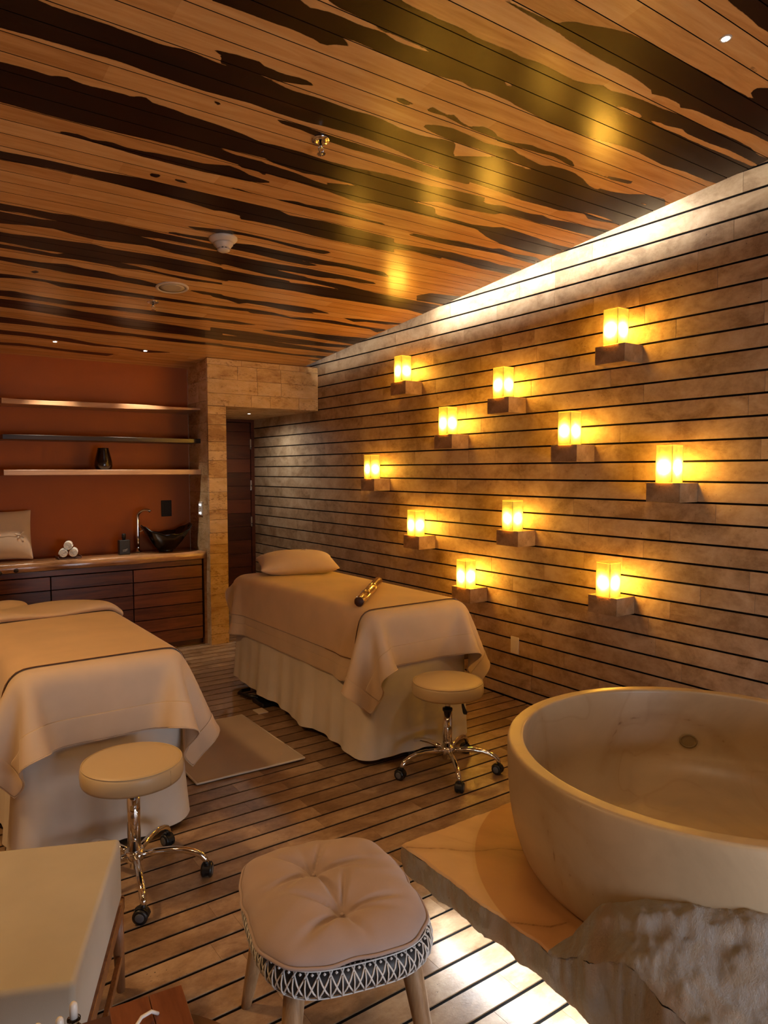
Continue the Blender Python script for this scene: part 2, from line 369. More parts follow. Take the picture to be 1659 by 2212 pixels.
DARK=[[(443,2242),(513,2240),(599,2238),(691,2242),(739,2245),(789,2237),(831,2229),(884,2236),(938,2240),(1100,2234),(1173,2385),(1114,2387),(947,2400),(786,2396),(710,2390),(637,2388),(605,2390),(502,2396),(416,2399),(233,2416),(215,2187),(358,2225)],[(1012,2238),(1045,2237),(1130,2236),(1208,2250),(1314,2241),(1448,2246),(1524,2237),(1581,2239),(1664,2252),(1780,2255),(1880,2232),(1934,2228),(1993,2326),(2001,2412),(1869,2410),(1723,2385),(1566,2374),(1418,2384),(1336,2394),(1208,2393),(1113,2387),(1078,2386)],[(246,2582),(354,2570),(410,2563),(455,2564),(502,2567),(535,2543),(566,2555),(606,2561),(653,2553),(718,2548),(755,2550),(784,2525),(824,2551),(890,2551),(950,2561),(1071,2567),(1169,2578),(1248,2596),(1279,2604),(1389,2832),(1341,2806),(1196,2791),(1062,2783),(909,2784),(795,2793),(658,2798),(528,2799),(381,2795),(262,2801)],[(1170,2595),(1210,2598),(1238,2601),(1305,2590),(1407,2586),(1556,2594),(1668,2590),(1741,2580),(1853,2565),(2067,2562),(2186,2540),(2367,2525),(2398,2559),(2001,2770),(1804,2712),(1708,2715),(1584,2719),(1522,2730),(1406,2719),(1333,2716),(1223,2715)],[(1233,2737),(1273,2735),(1377,2735),(1493,2746),(1587,2764),(1713,2777),(1845,2800),(1977,2800),(1880,2852),(1692,2822),(1528,2812),(1378,2808),(1265,2810)],[(1634,2759),(1702,2736),(1843,2702),(1937,2710),(2059,2720),(2231,2723),(2303,2811),(2132,2816),(2020,2826),(1904,2825),(1786,2813)],[(1962,2582),(2011,2585),(2125,2576),(2252,2578),(2380,2574),(2462,2564),(2510,2547),(2588,2548),(2686,2549),(2769,2532),(2833,2544),(2966,2521),(3118,2510),(3261,2485),(3255,2581),(3109,2594),(2947,2598),(2820,2607),(2646,2605),(2559,2615),(2543,2638),(2454,2653),(2330,2667),(2192,2658),(1989,2619)],[(2108,2776),(2163,2781),(2248,2779),(2382,2779),(2523,2780),(2646,2754),(2692,2730),(2832,2736),(3008,2749),(3133,2760),(3255,2754),(3235,2891),(3127,2910),(2954,2906),(2838,2899),(2701,2864),(2584,2815),(2458,2813),(2319,2812),(2122,2794)],[(2301,3029),(2352,3023),(2475,3000),(2602,2977),(2753,2975),(2853,2968),(2884,2946),(3015,2966),(3168,2948),(3258,2976),(3254,3027),(3133,3025),(2948,3011),(2795,3020),(2654,3036),(2511,3044),(2306,3036)],[(2391,3147),(2532,3130),(2672,3115),(2838,3125),(2943,3120),(3068,3132),(3245,3121),(3278,3224),(3161,3227),(2992,3232),(2807,3211),(2640,3200),(2432,3202)],[(2955,3799),(3008,3718),(3118,3706),(3279,3678),(3277,3776),(3256,3869),(3018,3880)],[(3084,3965),(3264,3986),(3302,4113),(3184,4093)],[(872,1920),(1244,1698),(1277,1720),(1331,1724),(1387,1721),(1420,1724),(1509,1718),(1580,1725),(1643,1721),(1748,1721),(1953,1921),(1891,1907),(1865,1911),(1793,1916),(1745,1928),(1684,1917),(1643,1927),(1582,1937),(1463,1936),(1369,1937),(1276,1932),(1209,1936),(1264,1960),(1239,1966),(1204,1982),(1183,2001),(1157,1989),(1112,1987),(1056,1984),(982,1990),(932,1990),(815,1995),(783,1973)],[(1659,1725),(1714,1715),(1778,1719),(1852,1709),(1934,1711),(2022,1715),(2091,1701),(2145,1681),(2190,1688),(2278,1670),(2363,1662),(2460,1659),(2578,1647),(2672,1650),(2770,1647),(2934,1637),(3069,1641),(3165,1656),(3340,1638),(3367,1953),(3252,1896),(3186,1905),(3015,1904),(2854,1919),(2659,1905),(2546,1909),(2441,1925),(2336,1937),(2245,1941),(2153,1942),(2052,1931),(1960,1925),(1908,1915),(1846,1917)],[(1520,1561),(1550,1566),(1631,1571),(1729,1577),(1805,1579),(1852,1586),(1928,1590),(2016,1595),(2101,1594),(2202,1596),(2326,1610),(2338,1625),(2405,1609),(2491,1606),(2519,1620),(2581,1602),(2663,1598),(2748,1595),(2848,1590),(2964,1579),(3091,1578),(3410,1567),(2865,1324),(2696,1382),(2658,1403),(2662,1429),(2699,1442),(2747,1449),(2645,1450),(2434,1452),(2242,1455),(2065,1457),(1989,1462),(1928,1477),(1846,1505),(1799,1516),(1768,1534),(1763,1549),(1684,1556),(1598,1560),(1532,1554)],[(2061,1211),(2170,1221),(2248,1223),(2328,1229),(2383,1227),(2612,1211),(2297,1071)],[(2460,1357),(2513,1346),(2606,1348),(2590,1357)],[(2050,2119),(2149,2109),(2211,2088),(2281,2091),(2344,2086),(2413,2085),(2476,2095),(2525,2123),(2480,2124),(2439,2116),(2358,2107),(2300,2117),(2238,2122),(2134,2131),(2067,2136)],[(1677,2111),(1695,2084),(1739,2092),(1786,2094),(1798,2082),(1850,2105),(1898,2114),(1951,2084),(2007,2091),(2042,2109),(2111,2110),(2039,2124),(1971,2123),(1905,2123),(1847,2119),(1774,2107),(1725,2112)],[(2566,2116),(2610,2108),(2700,2109),(2773,2094),(2881,2078),(2881,2104),(2779,2116),(2667,2118)],[(1537,2109),(1569,2096),(1626,2106),(1604,2124),(1558,2118)],[(1738,2198),(1747,2185),(1785,2166),(1852,2153),(1939,2160),(2034,2172),(2187,2149),(2252,2212),(2153,2223),(2035,2219),(1983,2227),(1872,2223),(1786,2214)],[(2101,2170),(2183,2160),(2270,2171),(2372,2183),(2468,2178),(2537,2164),(2626,2174),(2703,2201),(2577,2225),(2427,2224),(2268,2225),(2169,2241)],[(2000,2416),(1986,2332),(1978,2317),(2148,2230),(2331,2215),(2418,2167),(2487,2157),(2562,2158),(2638,2173),(2708,2202),(2792,2218),(2789,2200),(2871,2192),(2954,2175),(3044,2131),(3180,2116),(3266,2173),(3270,2421),(3216,2416),(3086,2440),(3015,2449),(2954,2417),(2904,2425),(2802,2453),(2683,2455),(2557,2464),(2449,2457),(2307,2448),(2136,2445),(2006,2433)],[(1234,2434),(1261,2423),(1336,2418),(1442,2425),(1600,2426),(1751,2424),(1880,2424),(2003,2430),(2175,2422),(2215,2466),(2047,2483),(1864,2468),(1702,2465),(1592,2471),(1480,2467),(1346,2448),(1266,2446)],[(987,2181),(1017,2176),(1074,2180),(1134,2186),(1203,2175),(1234,2176),(1260,2188),(1231,2202),(1179,2217),(1143,2228),(1096,2227),(1042,2230),(1009,2231)],[(896,2187),(914,2181),(935,2181),(973,2172),(1014,2169),(1057,2167),(1084,2224),(1042,2230),(989,2233),(945,2232),(932,2226),(938,2201),(921,2198)],[(998,2465),(999,2426),(1031,2442),(1015,2459)],[(958,3033),(984,3022),(1012,3029),(990,3064),(972,3058)],[(1053,3034),(1090,3025),(1138,3041),(1086,3051)],[(566,2899),(605,2877),(647,2873),(705,2885),(758,2868),(818,2879),(878,2879),(935,2867),(1025,2857),(1121,2854),(1221,2820),(1290,2834),(1332,2864),(1377,2870),(1365,2904),(1280,2907),(1146,2919),(1014,2919),(889,2919),(767,2907),(653,2902)],[(1281,2846),(1326,2851),(1372,2857),(1443,2866),(1390,2894),(1308,2907)],[(284,3130),(398,3132),(582,3118),(755,3117),(842,3102),(970,3088),(1132,3094),(1346,3091),(1576,3088),(1653,3118),(1833,3096),(2266,3110),(2379,3265),(1940,3277),(1595,3250),(1455,3236),(1425,3195),(1326,3234),(1173,3208),(964,3196),(770,3185),(593,3184),(406,3205),(289,3201)],[(1248,3100),(1391,3105),(1548,3107),(1662,3137),(1687,3116),(1787,3123),(1877,3146),(1997,3147),(2117,3142),(2299,3156),(2425,3143),(2602,3127),(2680,3220),(2472,3203),(2298,3228),(2286,3275),(2158,3268),(1984,3257),(1819,3248),(1670,3253),(1528,3257),(1455,3265),(1449,3229),(1375,3222),(1313,3231),(1300,3230)],[(1269,2983),(1339,2987),(1443,3003),(1526,2996),(1611,2973),(1670,2980),(1771,2966),(1885,2970),(2009,2981),(2113,2979),(2133,2995),(2022,3000),(1905,3002),(1757,3005),(1612,3003),(1475,3001),(1344,2998),(1259,2989)],[(2262,3010),(2364,3005),(2513,2997),(2544,3035),(2386,3033)],[(1379,3430),(1460,3424),(1465,3403),(1558,3401),(1672,3407),(1791,3414),(1915,3421),(2035,3412),(2072,3425),(2039,3463),(1979,3461),(1852,3453),(1683,3430),(1535,3431),(1393,3467)],[(1263,3455),(1302,3443),(1364,3429),(1433,3411),(1478,3415),(1494,3452),(1414,3466),(1313,3473)],[(1533,3545),(1648,3516),(1809,3526),(1974,3527),(2109,3537),(2239,3530),(2510,3540),(2593,3600),(2422,3595),(2226,3583),(2146,3599),(2062,3606),(1940,3588),(2036,3607),(2111,3623),(2043,3650),(1870,3645),(1698,3623),(1564,3618)],[(1488,3708),(1571,3687),(1734,3702),(1897,3699),(2063,3686),(2247,3693),(2442,3699),(2550,3712),(2586,3735),(2481,3759),(2331,3753),(2224,3779),(2085,3791),(2137,3821),(2432,3836),(2657,3869),(2883,3881),(3247,3901),(3370,4048),(3238,4039),(2969,3997),(2734,3980),(2500,3943),(2375,3904),(2171,3881),(2047,3889),(1904,3884),(1721,3854),(1550,3826),(1534,3823)],[(1567,3907),(1662,3906),(1834,3918),(2004,3910),(2071,3917),(2074,3941),(2194,3923),(2266,3915),(2382,3915),(2493,3932),(2662,3954),(2833,3965),(3073,3981),(3318,3986),(3299,4115),(3085,4074),(2799,4075),(2586,4080),(2383,4085),(2178,4067),(1995,4072),(1810,4055),(1652,4081),(1630,4066)],[(1739,4344),(1803,4327),(1940,4350),(2118,4327),(2216,4328),(2333,4321),(2468,4323),(2640,4378),(2463,4407),(2566,4418),(2428,4439),(2268,4430),(2139,4410),(2012,4406),(1971,4441),(1869,4398),(1773,4385)],[(1812,4529),(1967,4520),(2105,4504),(2261,4515),(2420,4562),(2532,4530),(2741,4508),(2998,4544),(3251,4551),(3217,4647),(3115,4590),(2905,4585),(2669,4577),(2460,4597),(2320,4573),(2126,4593),(2105,4569),(1944,4578),(1833,4581)],[(2769,4424),(2903,4400),(3069,4381),(3239,4362),(3289,4378),(3166,4432),(2986,4436),(2895,4477)],[(1932,4832),(2087,4798),(2290,4835),(2169,4870),(1949,4877)],[(2360,4937),(2504,4894),(2588,4838),(2830,4854),(3064,4837),(3278,4811),(3324,5040),(3173,5010),(2908,4989),(2657,4969),(2483,4963)],[(2004,5016),(2180,5015),(2345,5022),(2580,5043),(2819,5048),(3020,5074),(3293,5053),(3286,5126),(3075,5166),(2778,5197),(2536,5188),(2298,5163),(2042,5113)],[(2069,5180),(2298,5163),(2536,5188),(2788,5215),(3056,5244),(3308,5288),(3244,5338),(2973,5325),(2727,5332),(2474,5301),(2250,5308),(2110,5284)],[(2186,5421),(2419,5436),(2664,5451),(2933,5488),(3306,5441),(3312,5543),(3086,5528),(2827,5530),(2571,5512),(2208,5477)],[(3133,5613),(3314,5569),(3284,5662)],[(364,3593),(477,3597),(583,3593),(695,3595),(777,3576),(867,3585),(955,3572),(1052,3582),(1180,3577),(1238,3547),(1306,3548),(1412,3531),(1503,3580),(1618,3859),(1478,3818),(1327,3809),(1175,3775),(1045,3793),(933,3813),(822,3796),(726,3767),(612,3784),(504,3815),(384,3821)],[(393,3914),(573,3915),(688,3892),(809,3885),(933,3869),(1004,3891),(1138,3884),(1277,3876),(1428,3886),(1630,3888),(1746,4085),(1574,4069),(1410,4053),(1254,4038),(1080,4059),(983,4086),(846,4071),(715,4056),(590,4043),(404,4038)],[(406,4063),(594,4069),(686,4071),(783,4082),(910,4059),(1042,4045),(1117,4062),(1191,4070),(1350,4106),(1513,4123),(1726,4121),(1737,4147),(1528,4165),(1360,4136),(1243,4123),(1138,4141),(1076,4126),(922,4116),(792,4129),(663,4122),(410,4116)],[(422,4243),(617,4236),(745,4236),(873,4205),(981,4229),(1089,4233),(1171,4264),(1286,4270),(1398,4304),(1416,4360),(1312,4358),(1154,4345),(1007,4344),(899,4338),(793,4321),(692,4316),(561,4295),(427,4301)],[(719,4403),(740,4369),(770,4385),(749,4422)],[(445,4514),(651,4493),(788,4497),(931,4502),(1041,4500),(1195,4505),(1317,4514),(1483,4520),(1658,4525),(1898,4536),(1914,4576),(1676,4576),(1504,4582),(1338,4588),(1178,4593),(1023,4586),(911,4587),(830,4538),(724,4528),(454,4612)],[(1589,4323),(1665,4309),(1805,4312),(1825,4360),(1685,4361)],[(473,4821),(689,4771),(840,4807),(994,4819),(1156,4831),(1318,4817),(1401,4810),(1576,4809),(1765,4822),(2012,4814),(2025,4844),(1791,4895),(1559,4898),(1340,4900),(1171,4899),(1013,4912),(779,4891),(479,4896)],[(484,4947),(787,4944),(943,4959),(1112,5003),(1374,5030),(1657,5059),(1858,5080),(2135,5112),(2221,5320),(1929,5279),(1730,5286),(1437,5263),(1243,5207),(1064,5169),(894,5134),(735,5114),(497,5092)],[(519,5350),(685,5323),(805,5334),(1018,5375),(1191,5370),(1375,5382),(1567,5395),(1819,5407),(2087,5419),(2259,5412),(2283,5469),(2007,5495),(1798,5498),(1587,5465),(1307,5487),(1080,5473),(864,5460),(530,5473)],[(544,5635),(892,5646),(1026,5664),(1165,5683),(1371,5760),(1524,5782),(1789,5806),(2008,5811),(1814,5889),(1585,5822),(1389,5838),(1091,5774),(908,5753),(555,5755)],[(577,6010),(894,5958),(1035,5983),(1230,6011),(1431,6020),(1597,6023),(1556,6110),(1348,6100),(1144,6069),(951,6039),(583,6068)]]
PALE=[[(1118,2713),(1192,2705),(1339,2699),(1352,2727),(1203,2730)],[(1017,1861),(1081,1822),(1136,1836),(1215,1839),(1304,1845),(1396,1848),(1534,1846),(1467,1859),(1380,1867),(1311,1854),(1242,1863),(1175,1863),(1118,1866),(1063,1880)],[(1801,1847),(1833,1840),(1884,1847),(1858,1857)],[(2257,1739),(2338,1728),(2411,1723),(2465,1739),(2371,1751)],[(2475,1736),(2550,1719),(2577,1723),(2669,1704),(2709,1715),(2879,1710),(3006,1698),(3257,1702),(3245,1725),(3034,1727),(2860,1735),(2685,1735),(2582,1740)],[(2177,2227),(2255,2223),(2345,2227),(2438,2232),(2374,2239),(2268,2236)],[(3035,2210),(3179,2193),(3136,2210)],[(2915,2407),(3031,2397),(3204,2399),(3085,2412)],[(1870,3781),(2024,3777),(2227,3783),(2412,3805),(2085,3808)],[(370,3661),(486,3670),(566,3658),(737,3669),(653,3684),(488,3682)],[(1098,3673),(1206,3655),(1346,3660),(1493,3664),(1544,3680),(1358,3693),(1216,3687)],[(774,3560),(892,3561),(1047,3565),(1185,3571),(1316,3576),(1459,3579),(1461,3601),(1322,3592),(1184,3587),(1051,3579),(895,3574)],[(405,4055),(531,4045),(685,4062),(848,4049),(718,4075),(533,4063)]]

# ------------------------------------------------------------------ the room
T = 0.105; WX = 3.380; Z0 = 2.8118; G = 0.10488; Y0 = 3.1703
XL = -1.7; YR = -1.8; YB = 6.32; YD = 7.28; YP = 5.847
def ceil_z(y): return 2.472 - 0.095 * (y - 5.85)
rng = random.Random(4)
# floor: narrow travertine strips running across the room with open joints
fb = MB()
y = Y0 - 49 * G
while y < YD:
    ya, yb = y + 0.0062, y + G - 0.0062
    x = XL - rng.random() * 0.5
    while x < WX - 0.012:
        L = rng.choice((0.3, 0.45, 0.6, 0.75, 0.9)) * rng.uniform(0.9, 1.1); x2 = min(x + L, WX - 0.012)
        if x2 > XL: fb.box(max(x, XL), x2 - 0.0006, ya, yb, -0.045, 0, min(1, max(0, rng.gauss(0.5, 0.2))))
        x = x2
    y += G
structure(fb.build('floor', FLOOR_M, bevel=0.0018, seg=1), 'travertine strip floor with dark open joints')
m = MB(); m.box(XL - 0.1, WX + 0.1, YR - 0.1, YD + 0.1, -0.07, -0.0035); structure(m.build('floor_base', GAP_M))
# right wall: courses of travertine with dark open joints
wb = MB()
for k in range(-5, 27):
    za, zb = Z0 - (k + 1) * T + 0.0052, Z0 - k * T - 0.0052
    if k == 26: za = 0.006
    x = YR - rng.random() * 0.6
    while x < YD:
        L = rng.choice((0.3, 0.5, 0.7, 0.9, 1.1)) * rng.uniform(0.85, 1.1); x2 = min(x + L, YD)
        if x2 > YR: wb.box(WX, WX + 0.036, max(x, YR), x2 - 0.0008, za, zb, min(1, max(0, rng.gauss(0.5, 0.24))))
        x = x2
structure(wb.build('wall_right', WALL_M, bevel=0.0012, seg=1), 'wall of long travertine courses with dark open joints')
m = MB(); m.box(WX + 0.0045, WX + 0.1, YR - 0.1, YD + 0.2, -0.06, 3.55); structure(m.build('wall_right_base', GAP_M))

# ceiling: glossy two tone boards (dark heartwood, pale sapwood), sloping gently up towards the camera
PITCH = 0.0962; PH = 0.01297; XE = 3.250
def board_field(pts):
    """signed distance (m) into the dark heartwood areas, positive inside"""
    def sd(polys):
        best = np.full(len(pts), -1.0)
        for pl in polys:
            P = np.array(pl, float) / 1000.0
            lo, hi = P.min(0) - 0.06, P.max(0) + 0.06
            idx = np.where((pts[:, 0] > lo[0]) & (pts[:, 0] < hi[0]) & (pts[:, 1] > lo[1]) & (pts[:, 1] < hi[1]))[0]
            if not len(idx): continue
            q = pts[idx]; dmin = np.full(len(idx), 9.0); ins = np.zeros(len(idx), bool)
            for i in range(len(P)):
                a, b = P[i], P[(i + 1) % len(P)]; ab = b - a; t = np.clip(((q - a) @ ab) / max(ab @ ab, 1e-12), 0, 1)
                dd = np.hypot(*(q - a - t[:, None] * ab).T); dmin = np.minimum(dmin, dd)
                c = ((a[1] > q[:, 1]) != (b[1] > q[:, 1]))
                with np.errstate(divide='ignore', invalid='ignore'): xx = a[0] + (q[:, 1] - a[1]) / (b[1] - a[1]) * (b[0] - a[0])
                ins ^= c & (q[:, 0] < xx)
            s = np.where(ins, dmin, -dmin); best[idx] = np.maximum(best[idx], s)
        return best
    d = sd(DARK); l = sd(PALE)
    return np.clip(np.minimum(d, -l), -0.04, 0.04)
def build_ceiling():
    vs = []; fs = []; tones = []; NA = 8
    i0 = int((YR - PH) / PITCH) - 1; i1 = int((6.36 - PH) / PITCH)
    r = random.Random(11)
    for i in range(i0, i1 + 1):
        ya, yb = PH + i * PITCH + 0.0019, PH + (i + 1) * PITCH - 0.0019
        fine = yb > 0.9
        xs = [XL, -0.9, -0.1] + ([XE - 3.35 + 0.025 * k + 0.02 for k in range(1, 133)] if fine else [1.0, 2.2]) + [XE]
        xs = sorted(set(round(x, 4) for x in xs if x <= XE)); na = NA if fine else 1
        base = len(vs)
        for x in xs:
            for k in range(na + 1):
                yy = ya + (yb - ya) * k / na; vs.append((x, yy, ceil_z(yy)))
        cut = XL + r.random() * 1.2; tone = r.random(); cuts = []
        while cut < XE: cuts.append(cut); cut += r.uniform(0.9, 2.2)
        tl = [min(1, max(0, r.gauss(0.5, 0.28))) for _ in range(len(cuts) + 1)]
        for a in range(len(xs) - 1):
            tn = tl[sum(1 for c in cuts if c < xs[a])]
            for k in range(na):
                p = base + a * (na + 1) + k; fs.append((p, p + 1, p + na + 2, p + na + 1)); tones.append(tn)
        # board edge at the cove and thickness along it
        e = base + (len(xs) - 1) * (na + 1)
        n0 = len(vs); vs.append((XE, ya, ceil_z(ya) + 0.02)); vs.append((XE, yb, ceil_z(yb) + 0.02))
        fs.append((e, e + na, n0 + 1, n0)); tones.append(0.3)
    me = bpy.data.meshes.new('ceiling'); me.from_pydata(vs, [], fs); me.materials.append(CEIL_M)
    a = me.attributes.new('tone', 'FLOAT', 'FACE'); a.data.foreach_set('value', tones)
    V = np.array(vs); dk = board_field(V[:, :2])
    # beyond the area the camera saw: the same kind of streaks, made up
    far = (V[:, 1] < 0.95) | (V[:, 0] < 0.05)
    wv = 0.02 * np.sin(V[:, 0] * 1.7 + np.floor(V[:, 1] / PITCH) * 2.3) * np.cos(V[:, 1] * 9.0)
    dk = np.where(far & (V[:, 1] < 0.95), wv, dk)
    a = me.attributes.new('dark', 'FLOAT', 'POINT'); a.data.foreach_set('value', dk.astype(np.float32))
    o = bpy.data.objects.new('ceiling', me); COL.objects.link(o)
    return structure(o, 'glossy ceiling of dark and pale wooden boards')
CEILING = build_ceiling()
m = MB()
m.add([(XL - .1, YR - .1, ceil_z(YR - .1) + .012), (XE - .004, YR - .1, ceil_z(YR - .1) + .012), (XE - .004, 6.45, ceil_z(6.45) + .012), (XL - .1, 6.45, ceil_z(6.45) + .012),
       (XL - .1, YR - .1, ceil_z(YR - .1) + .04), (XE - .004, YR - .1, ceil_z(YR - .1) + .04), (XE - .004, 6.45, ceil_z(6.45) + .04), (XL - .1, 6.45, ceil_z(6.45) + .04)],
      [(0, 1, 2, 3), (7, 6, 5, 4), (0, 4, 5, 1), (1, 5, 6, 2), (2, 6, 7, 3), (3, 7, 4, 0)])
structure(m.build('ceiling_base', CEIL_BACK))
m = MB(); m.box(XL - .2, WX + .1, YR - .2, YD + .2, 3.5, 3.6); structure(m.build('light_block_slab', CEIL_BACK))  # unseen slab added above everything to keep world light from leaking in
# cove light behind the ceiling edge
def strip(name, pts, w, mt):
    m = MB()
    for (a, b) in zip(pts[:-1], pts[1:]):
        m.add([(a[0] - w, a[1], a[2]), (a[0] + w, a[1], a[2]), (b[0] + w, b[1], b[2]), (b[0] - w, b[1], b[2]),
               (a[0] - w, a[1], a[2] + .006), (a[0] + w, a[1], a[2] + .006), (b[0] + w, b[1], b[2] + .006), (b[0] - w, b[1], b[2] + .006)],
              [(0, 1, 2, 3), (7, 6, 5, 4), (0, 4, 5, 1), (1, 5, 6, 2), (2, 6, 7, 3), (3, 7, 4, 0)])
    return m.build(name, mt)
o = strip('cove_light', [(3.228, y, ceil_z(y) + 0.066) for y in (2.15, 4.1)], 0.006, emit('cove_led', (1.0, 0.96, 0.85), COVE)); structure(o, 'hidden strip light in the cove above the right wall')
o = strip('cove_light', [(3.228, y, ceil_z(y) + 0.066) for y in (4.12, 5.8)], 0.006, emit('cove_led_dim', (1.0, 0.88, 0.70), COVE * 0.10)); structure(o, 'hidden dim strip light at the far end of the cove')
o = strip('cove_light', [(3.228, y, ceil_z(y) + 0.066) for y in (0.3, 2.13)], 0.006, emit('cove_led_low', (1.0, 0.88, 0.72), COVE * 0.13)); structure(o, 'hidden dim strip light at the near end of the cove')

# back of the room: terracotta wall in the niche, stone portal to the passage, door
m = MB(); m.box(XL - .1, 2.30, YB, YB + .08, 0, 2.75); structure(m.build('wall_back', RED_M), 'terracotta painted wall behind the shelves')
def blocks(m, x0, x1, z0, z1, axis, c, face, r, hs=(0.07, 0.16)):
    """courses of flat stone blocks on a plane; axis x: front face at y=c, axis y: side face at x=c"""
    z = z0
    while z < z1 - 1e-4:
        h = r.uniform(*hs); z2 = min(z + h, z1)
        if z1 - z2 < 0.04: z2 = z1
        x = x0
        while x < x1 - 1e-4:
            x2 = min(x + r.uniform(0.18, 0.5), x1)
            if x1 - x2 < 0.08: x2 = x1
            t = min(1, max(0, r.gauss(0.5, 0.22))); e = 0.0008
            if axis == 'x': m.box(x + e, x2 - e, c, c + face, z + e, z2 - e, t)
            else: m.box(c, c + face, x + e, x2 - e, z + e, z2 - e, t)
            x = x2
        z = z2
pr = random.Random(8)
m = MB()
blocks(m, 2.300, 2.466, 0, 2.064, 'x', YP, 0.03, pr)                    # column front
blocks(m, 2.300, WX, 2.066, 2.466, 'x', YP, 0.03, pr, (0.085, 0.13))    # beam front
blocks(m, YP + 0.03, YB, 0.0, 2.46, 'y', 2.300, 0.03, pr, (0.1, 0.22))  # column side in the niche
blocks(m, YP + 0.03, YD, 0.0, 2.064, 'y', 2.436, 0.03, pr, (0.1, 0.22)) # column side in the passage
m.box(2.332, 2.434, YP + .03, YD, 0, 2.5)
m.box(2.466, WX, YP + .03, YD, 2.066, 2.40, 0.35)
structure(m.build('wall_portal', BLOCK_M, bevel=0.0015, seg=1), 'rough stone portal of column and beam at the end of the room')
m = MB(); m.box(2.300, WX - 0.01, YP + 0.006, YP + 0.03, 2.464, 2.4725); structure(m.build('trim_1', DARK_WOOD))
m = MB(); m.box(2.3, WX + .1, YD + 0.05, YD + .12, 0, 2.4); structure(m.build('wall_passage', GAP_M))
d = MB()
z = 0.01; rr = random.Random(3)
while z < 2.03:
    z2 = min(z + 0.148, 2.03); d.box(2.52, 3.335, YD - .02, YD + .02, z + .001, z2 - .001, rr.random()); z = z2
door = d.build('door_1', DOOR_WOOD, bevel=0.001, seg=1); structure(door, 'dark red brown boarded door at the end of the passage')
m = MB(); m.box(2.466, 2.515, YD - .03, YD + .05, 0, 2.066); m.box(3.34, WX, YD - .03, YD + .05, 0, 2.066); m.box(2.515, 3.34, YD - .03, YD + .05, 2.035, 2.066)
m.build('door_frame', DOOR_WOOD, parent=door)
for zz in (0.25, 0.95, 1.35, 1.80):
    m = MB(); m.box(3.329, 3.345, YD - .034, YD - .019, zz - .055, zz + .055); m.build('hinge', CHROME, parent=door, bevel=0.002)
# walls behind and left of the camera; the rear one is glazed
LINEN_W = plain('warm_plaster', (0.42, 0.30, 0.19), 0.8)
m = MB(); m.box(XL - .1, XL, YR - .1, YB + .08, 0, 3.4); structure(m.build('wall_left', LINEN_W))
m = MB()
m.box(XL - .1, 0.6, YR - .12, YR, 0, 3.5); m.box(2.5, WX + .1, YR - .12, YR, 0, 3.5); m.box(0.6, 2.5, YR - .12, YR, 1.3, 3.5)
structure(m.build('wall_rear', LINEN_W))
m = MB()
for x in (0.6, 1.52, 2.44): m.box(x, x + .06, YR - .09, YR - .03, 0, 1.3)
m.box(0.6, 2.5, YR - .09, YR - .03, 0, .06); m.box(0.6, 2.5, YR - .09, YR - .03, 1.24, 1.3)
structure(m.build('window_1', FRAME_WOOD))

# ------------------------------------------------------------------ fixtures on the ceiling
TILT = math.atan(-0.095)
def on_ceiling(x, y): return (x, y, ceil_z(y))
def ceil_thing(name, label, cat, x, y, group=None):
    t = thing(name, label, cat, on_ceiling(x, y), 0, group); t.rotation_euler = (TILT, 0, 0); return t
def downlight(x, y, label, power, c=(1.0, 0.86, 0.68), z=None, glow=70, ang=62, aim=None, soft=0.018):
    t = ceil_thing('recessed_spotlight', label, 'spotlight', x, y, 'recessed ceiling spotlights')
    if z is not None: t.location = (x, y, z); t.rotation_euler = (0, 0, 0)
    m = MB(); m.lathe([(0.012, -0.001), (0.013, -0.0025), (0.018, -0.0025), (0.0195, 0.0), (0.012, 0.001)], 32); m.build('trim_ring', CREAM, parent=t)
    m = MB(); m.lathe([(0.0005, -0.002), (0.012, -0.002)], 24); m.build('lens', emit('spot_lens', (0.86, 0.93, 1.0), glow), parent=t)
    r = (0, 0, 0)
    if aim: r = (Vector(aim) - t.location).to_track_quat('-Z', 'Y').to_euler()
    lo = light('SPOT', 'spotlight_bulb', (t.location.x, t.location.y, t.location.z - 0.012), power * SPOT, c, r, spot_size=math.radians(ang), spot_blend=0.8, shadow_soft_size=soft)
    return t
downlight(1.107, 5.815, 'small bright recessed spotlight above the left of the shelves', 18, aim=(1.15, 6.2, 0))
downlight(1.781, 5.835, 'small bright recessed spotlight above the right of the shelves', 18, aim=(1.85, 6.15, 0))
downlight(2.289, 1.315, 'bright recessed spotlight in the ceiling over the tub, near the top right', 6, ang=110, c=(1.0, 0.74, 0.48))
downlight(2.96, 6.455, 'small bright spotlight in the stone soffit over the passage', 8, c=(0.95, 0.93, 0.86), z=2.064, aim=(3.1, 6.4, 0.0), ang=165, soft=0.05)
for x, y, p in ((-0.45, 2.9, 68), (-0.4, 0.6, 18), (1.2, -0.5, 14), (1.0, 0.3, 9)):  # unseen fill spots, added to warm and brighten the tables and foreground
    downlight(x, y, 'added fill spotlight out of view, ' + ('left of the left massage table' if y > 2 else 'left of the footstool' if x < 0 else 'behind the camera' if y < 0 else 'above the side table'), p, c=(1.0, 0.58, 0.24), ang=135, soft=0.16)

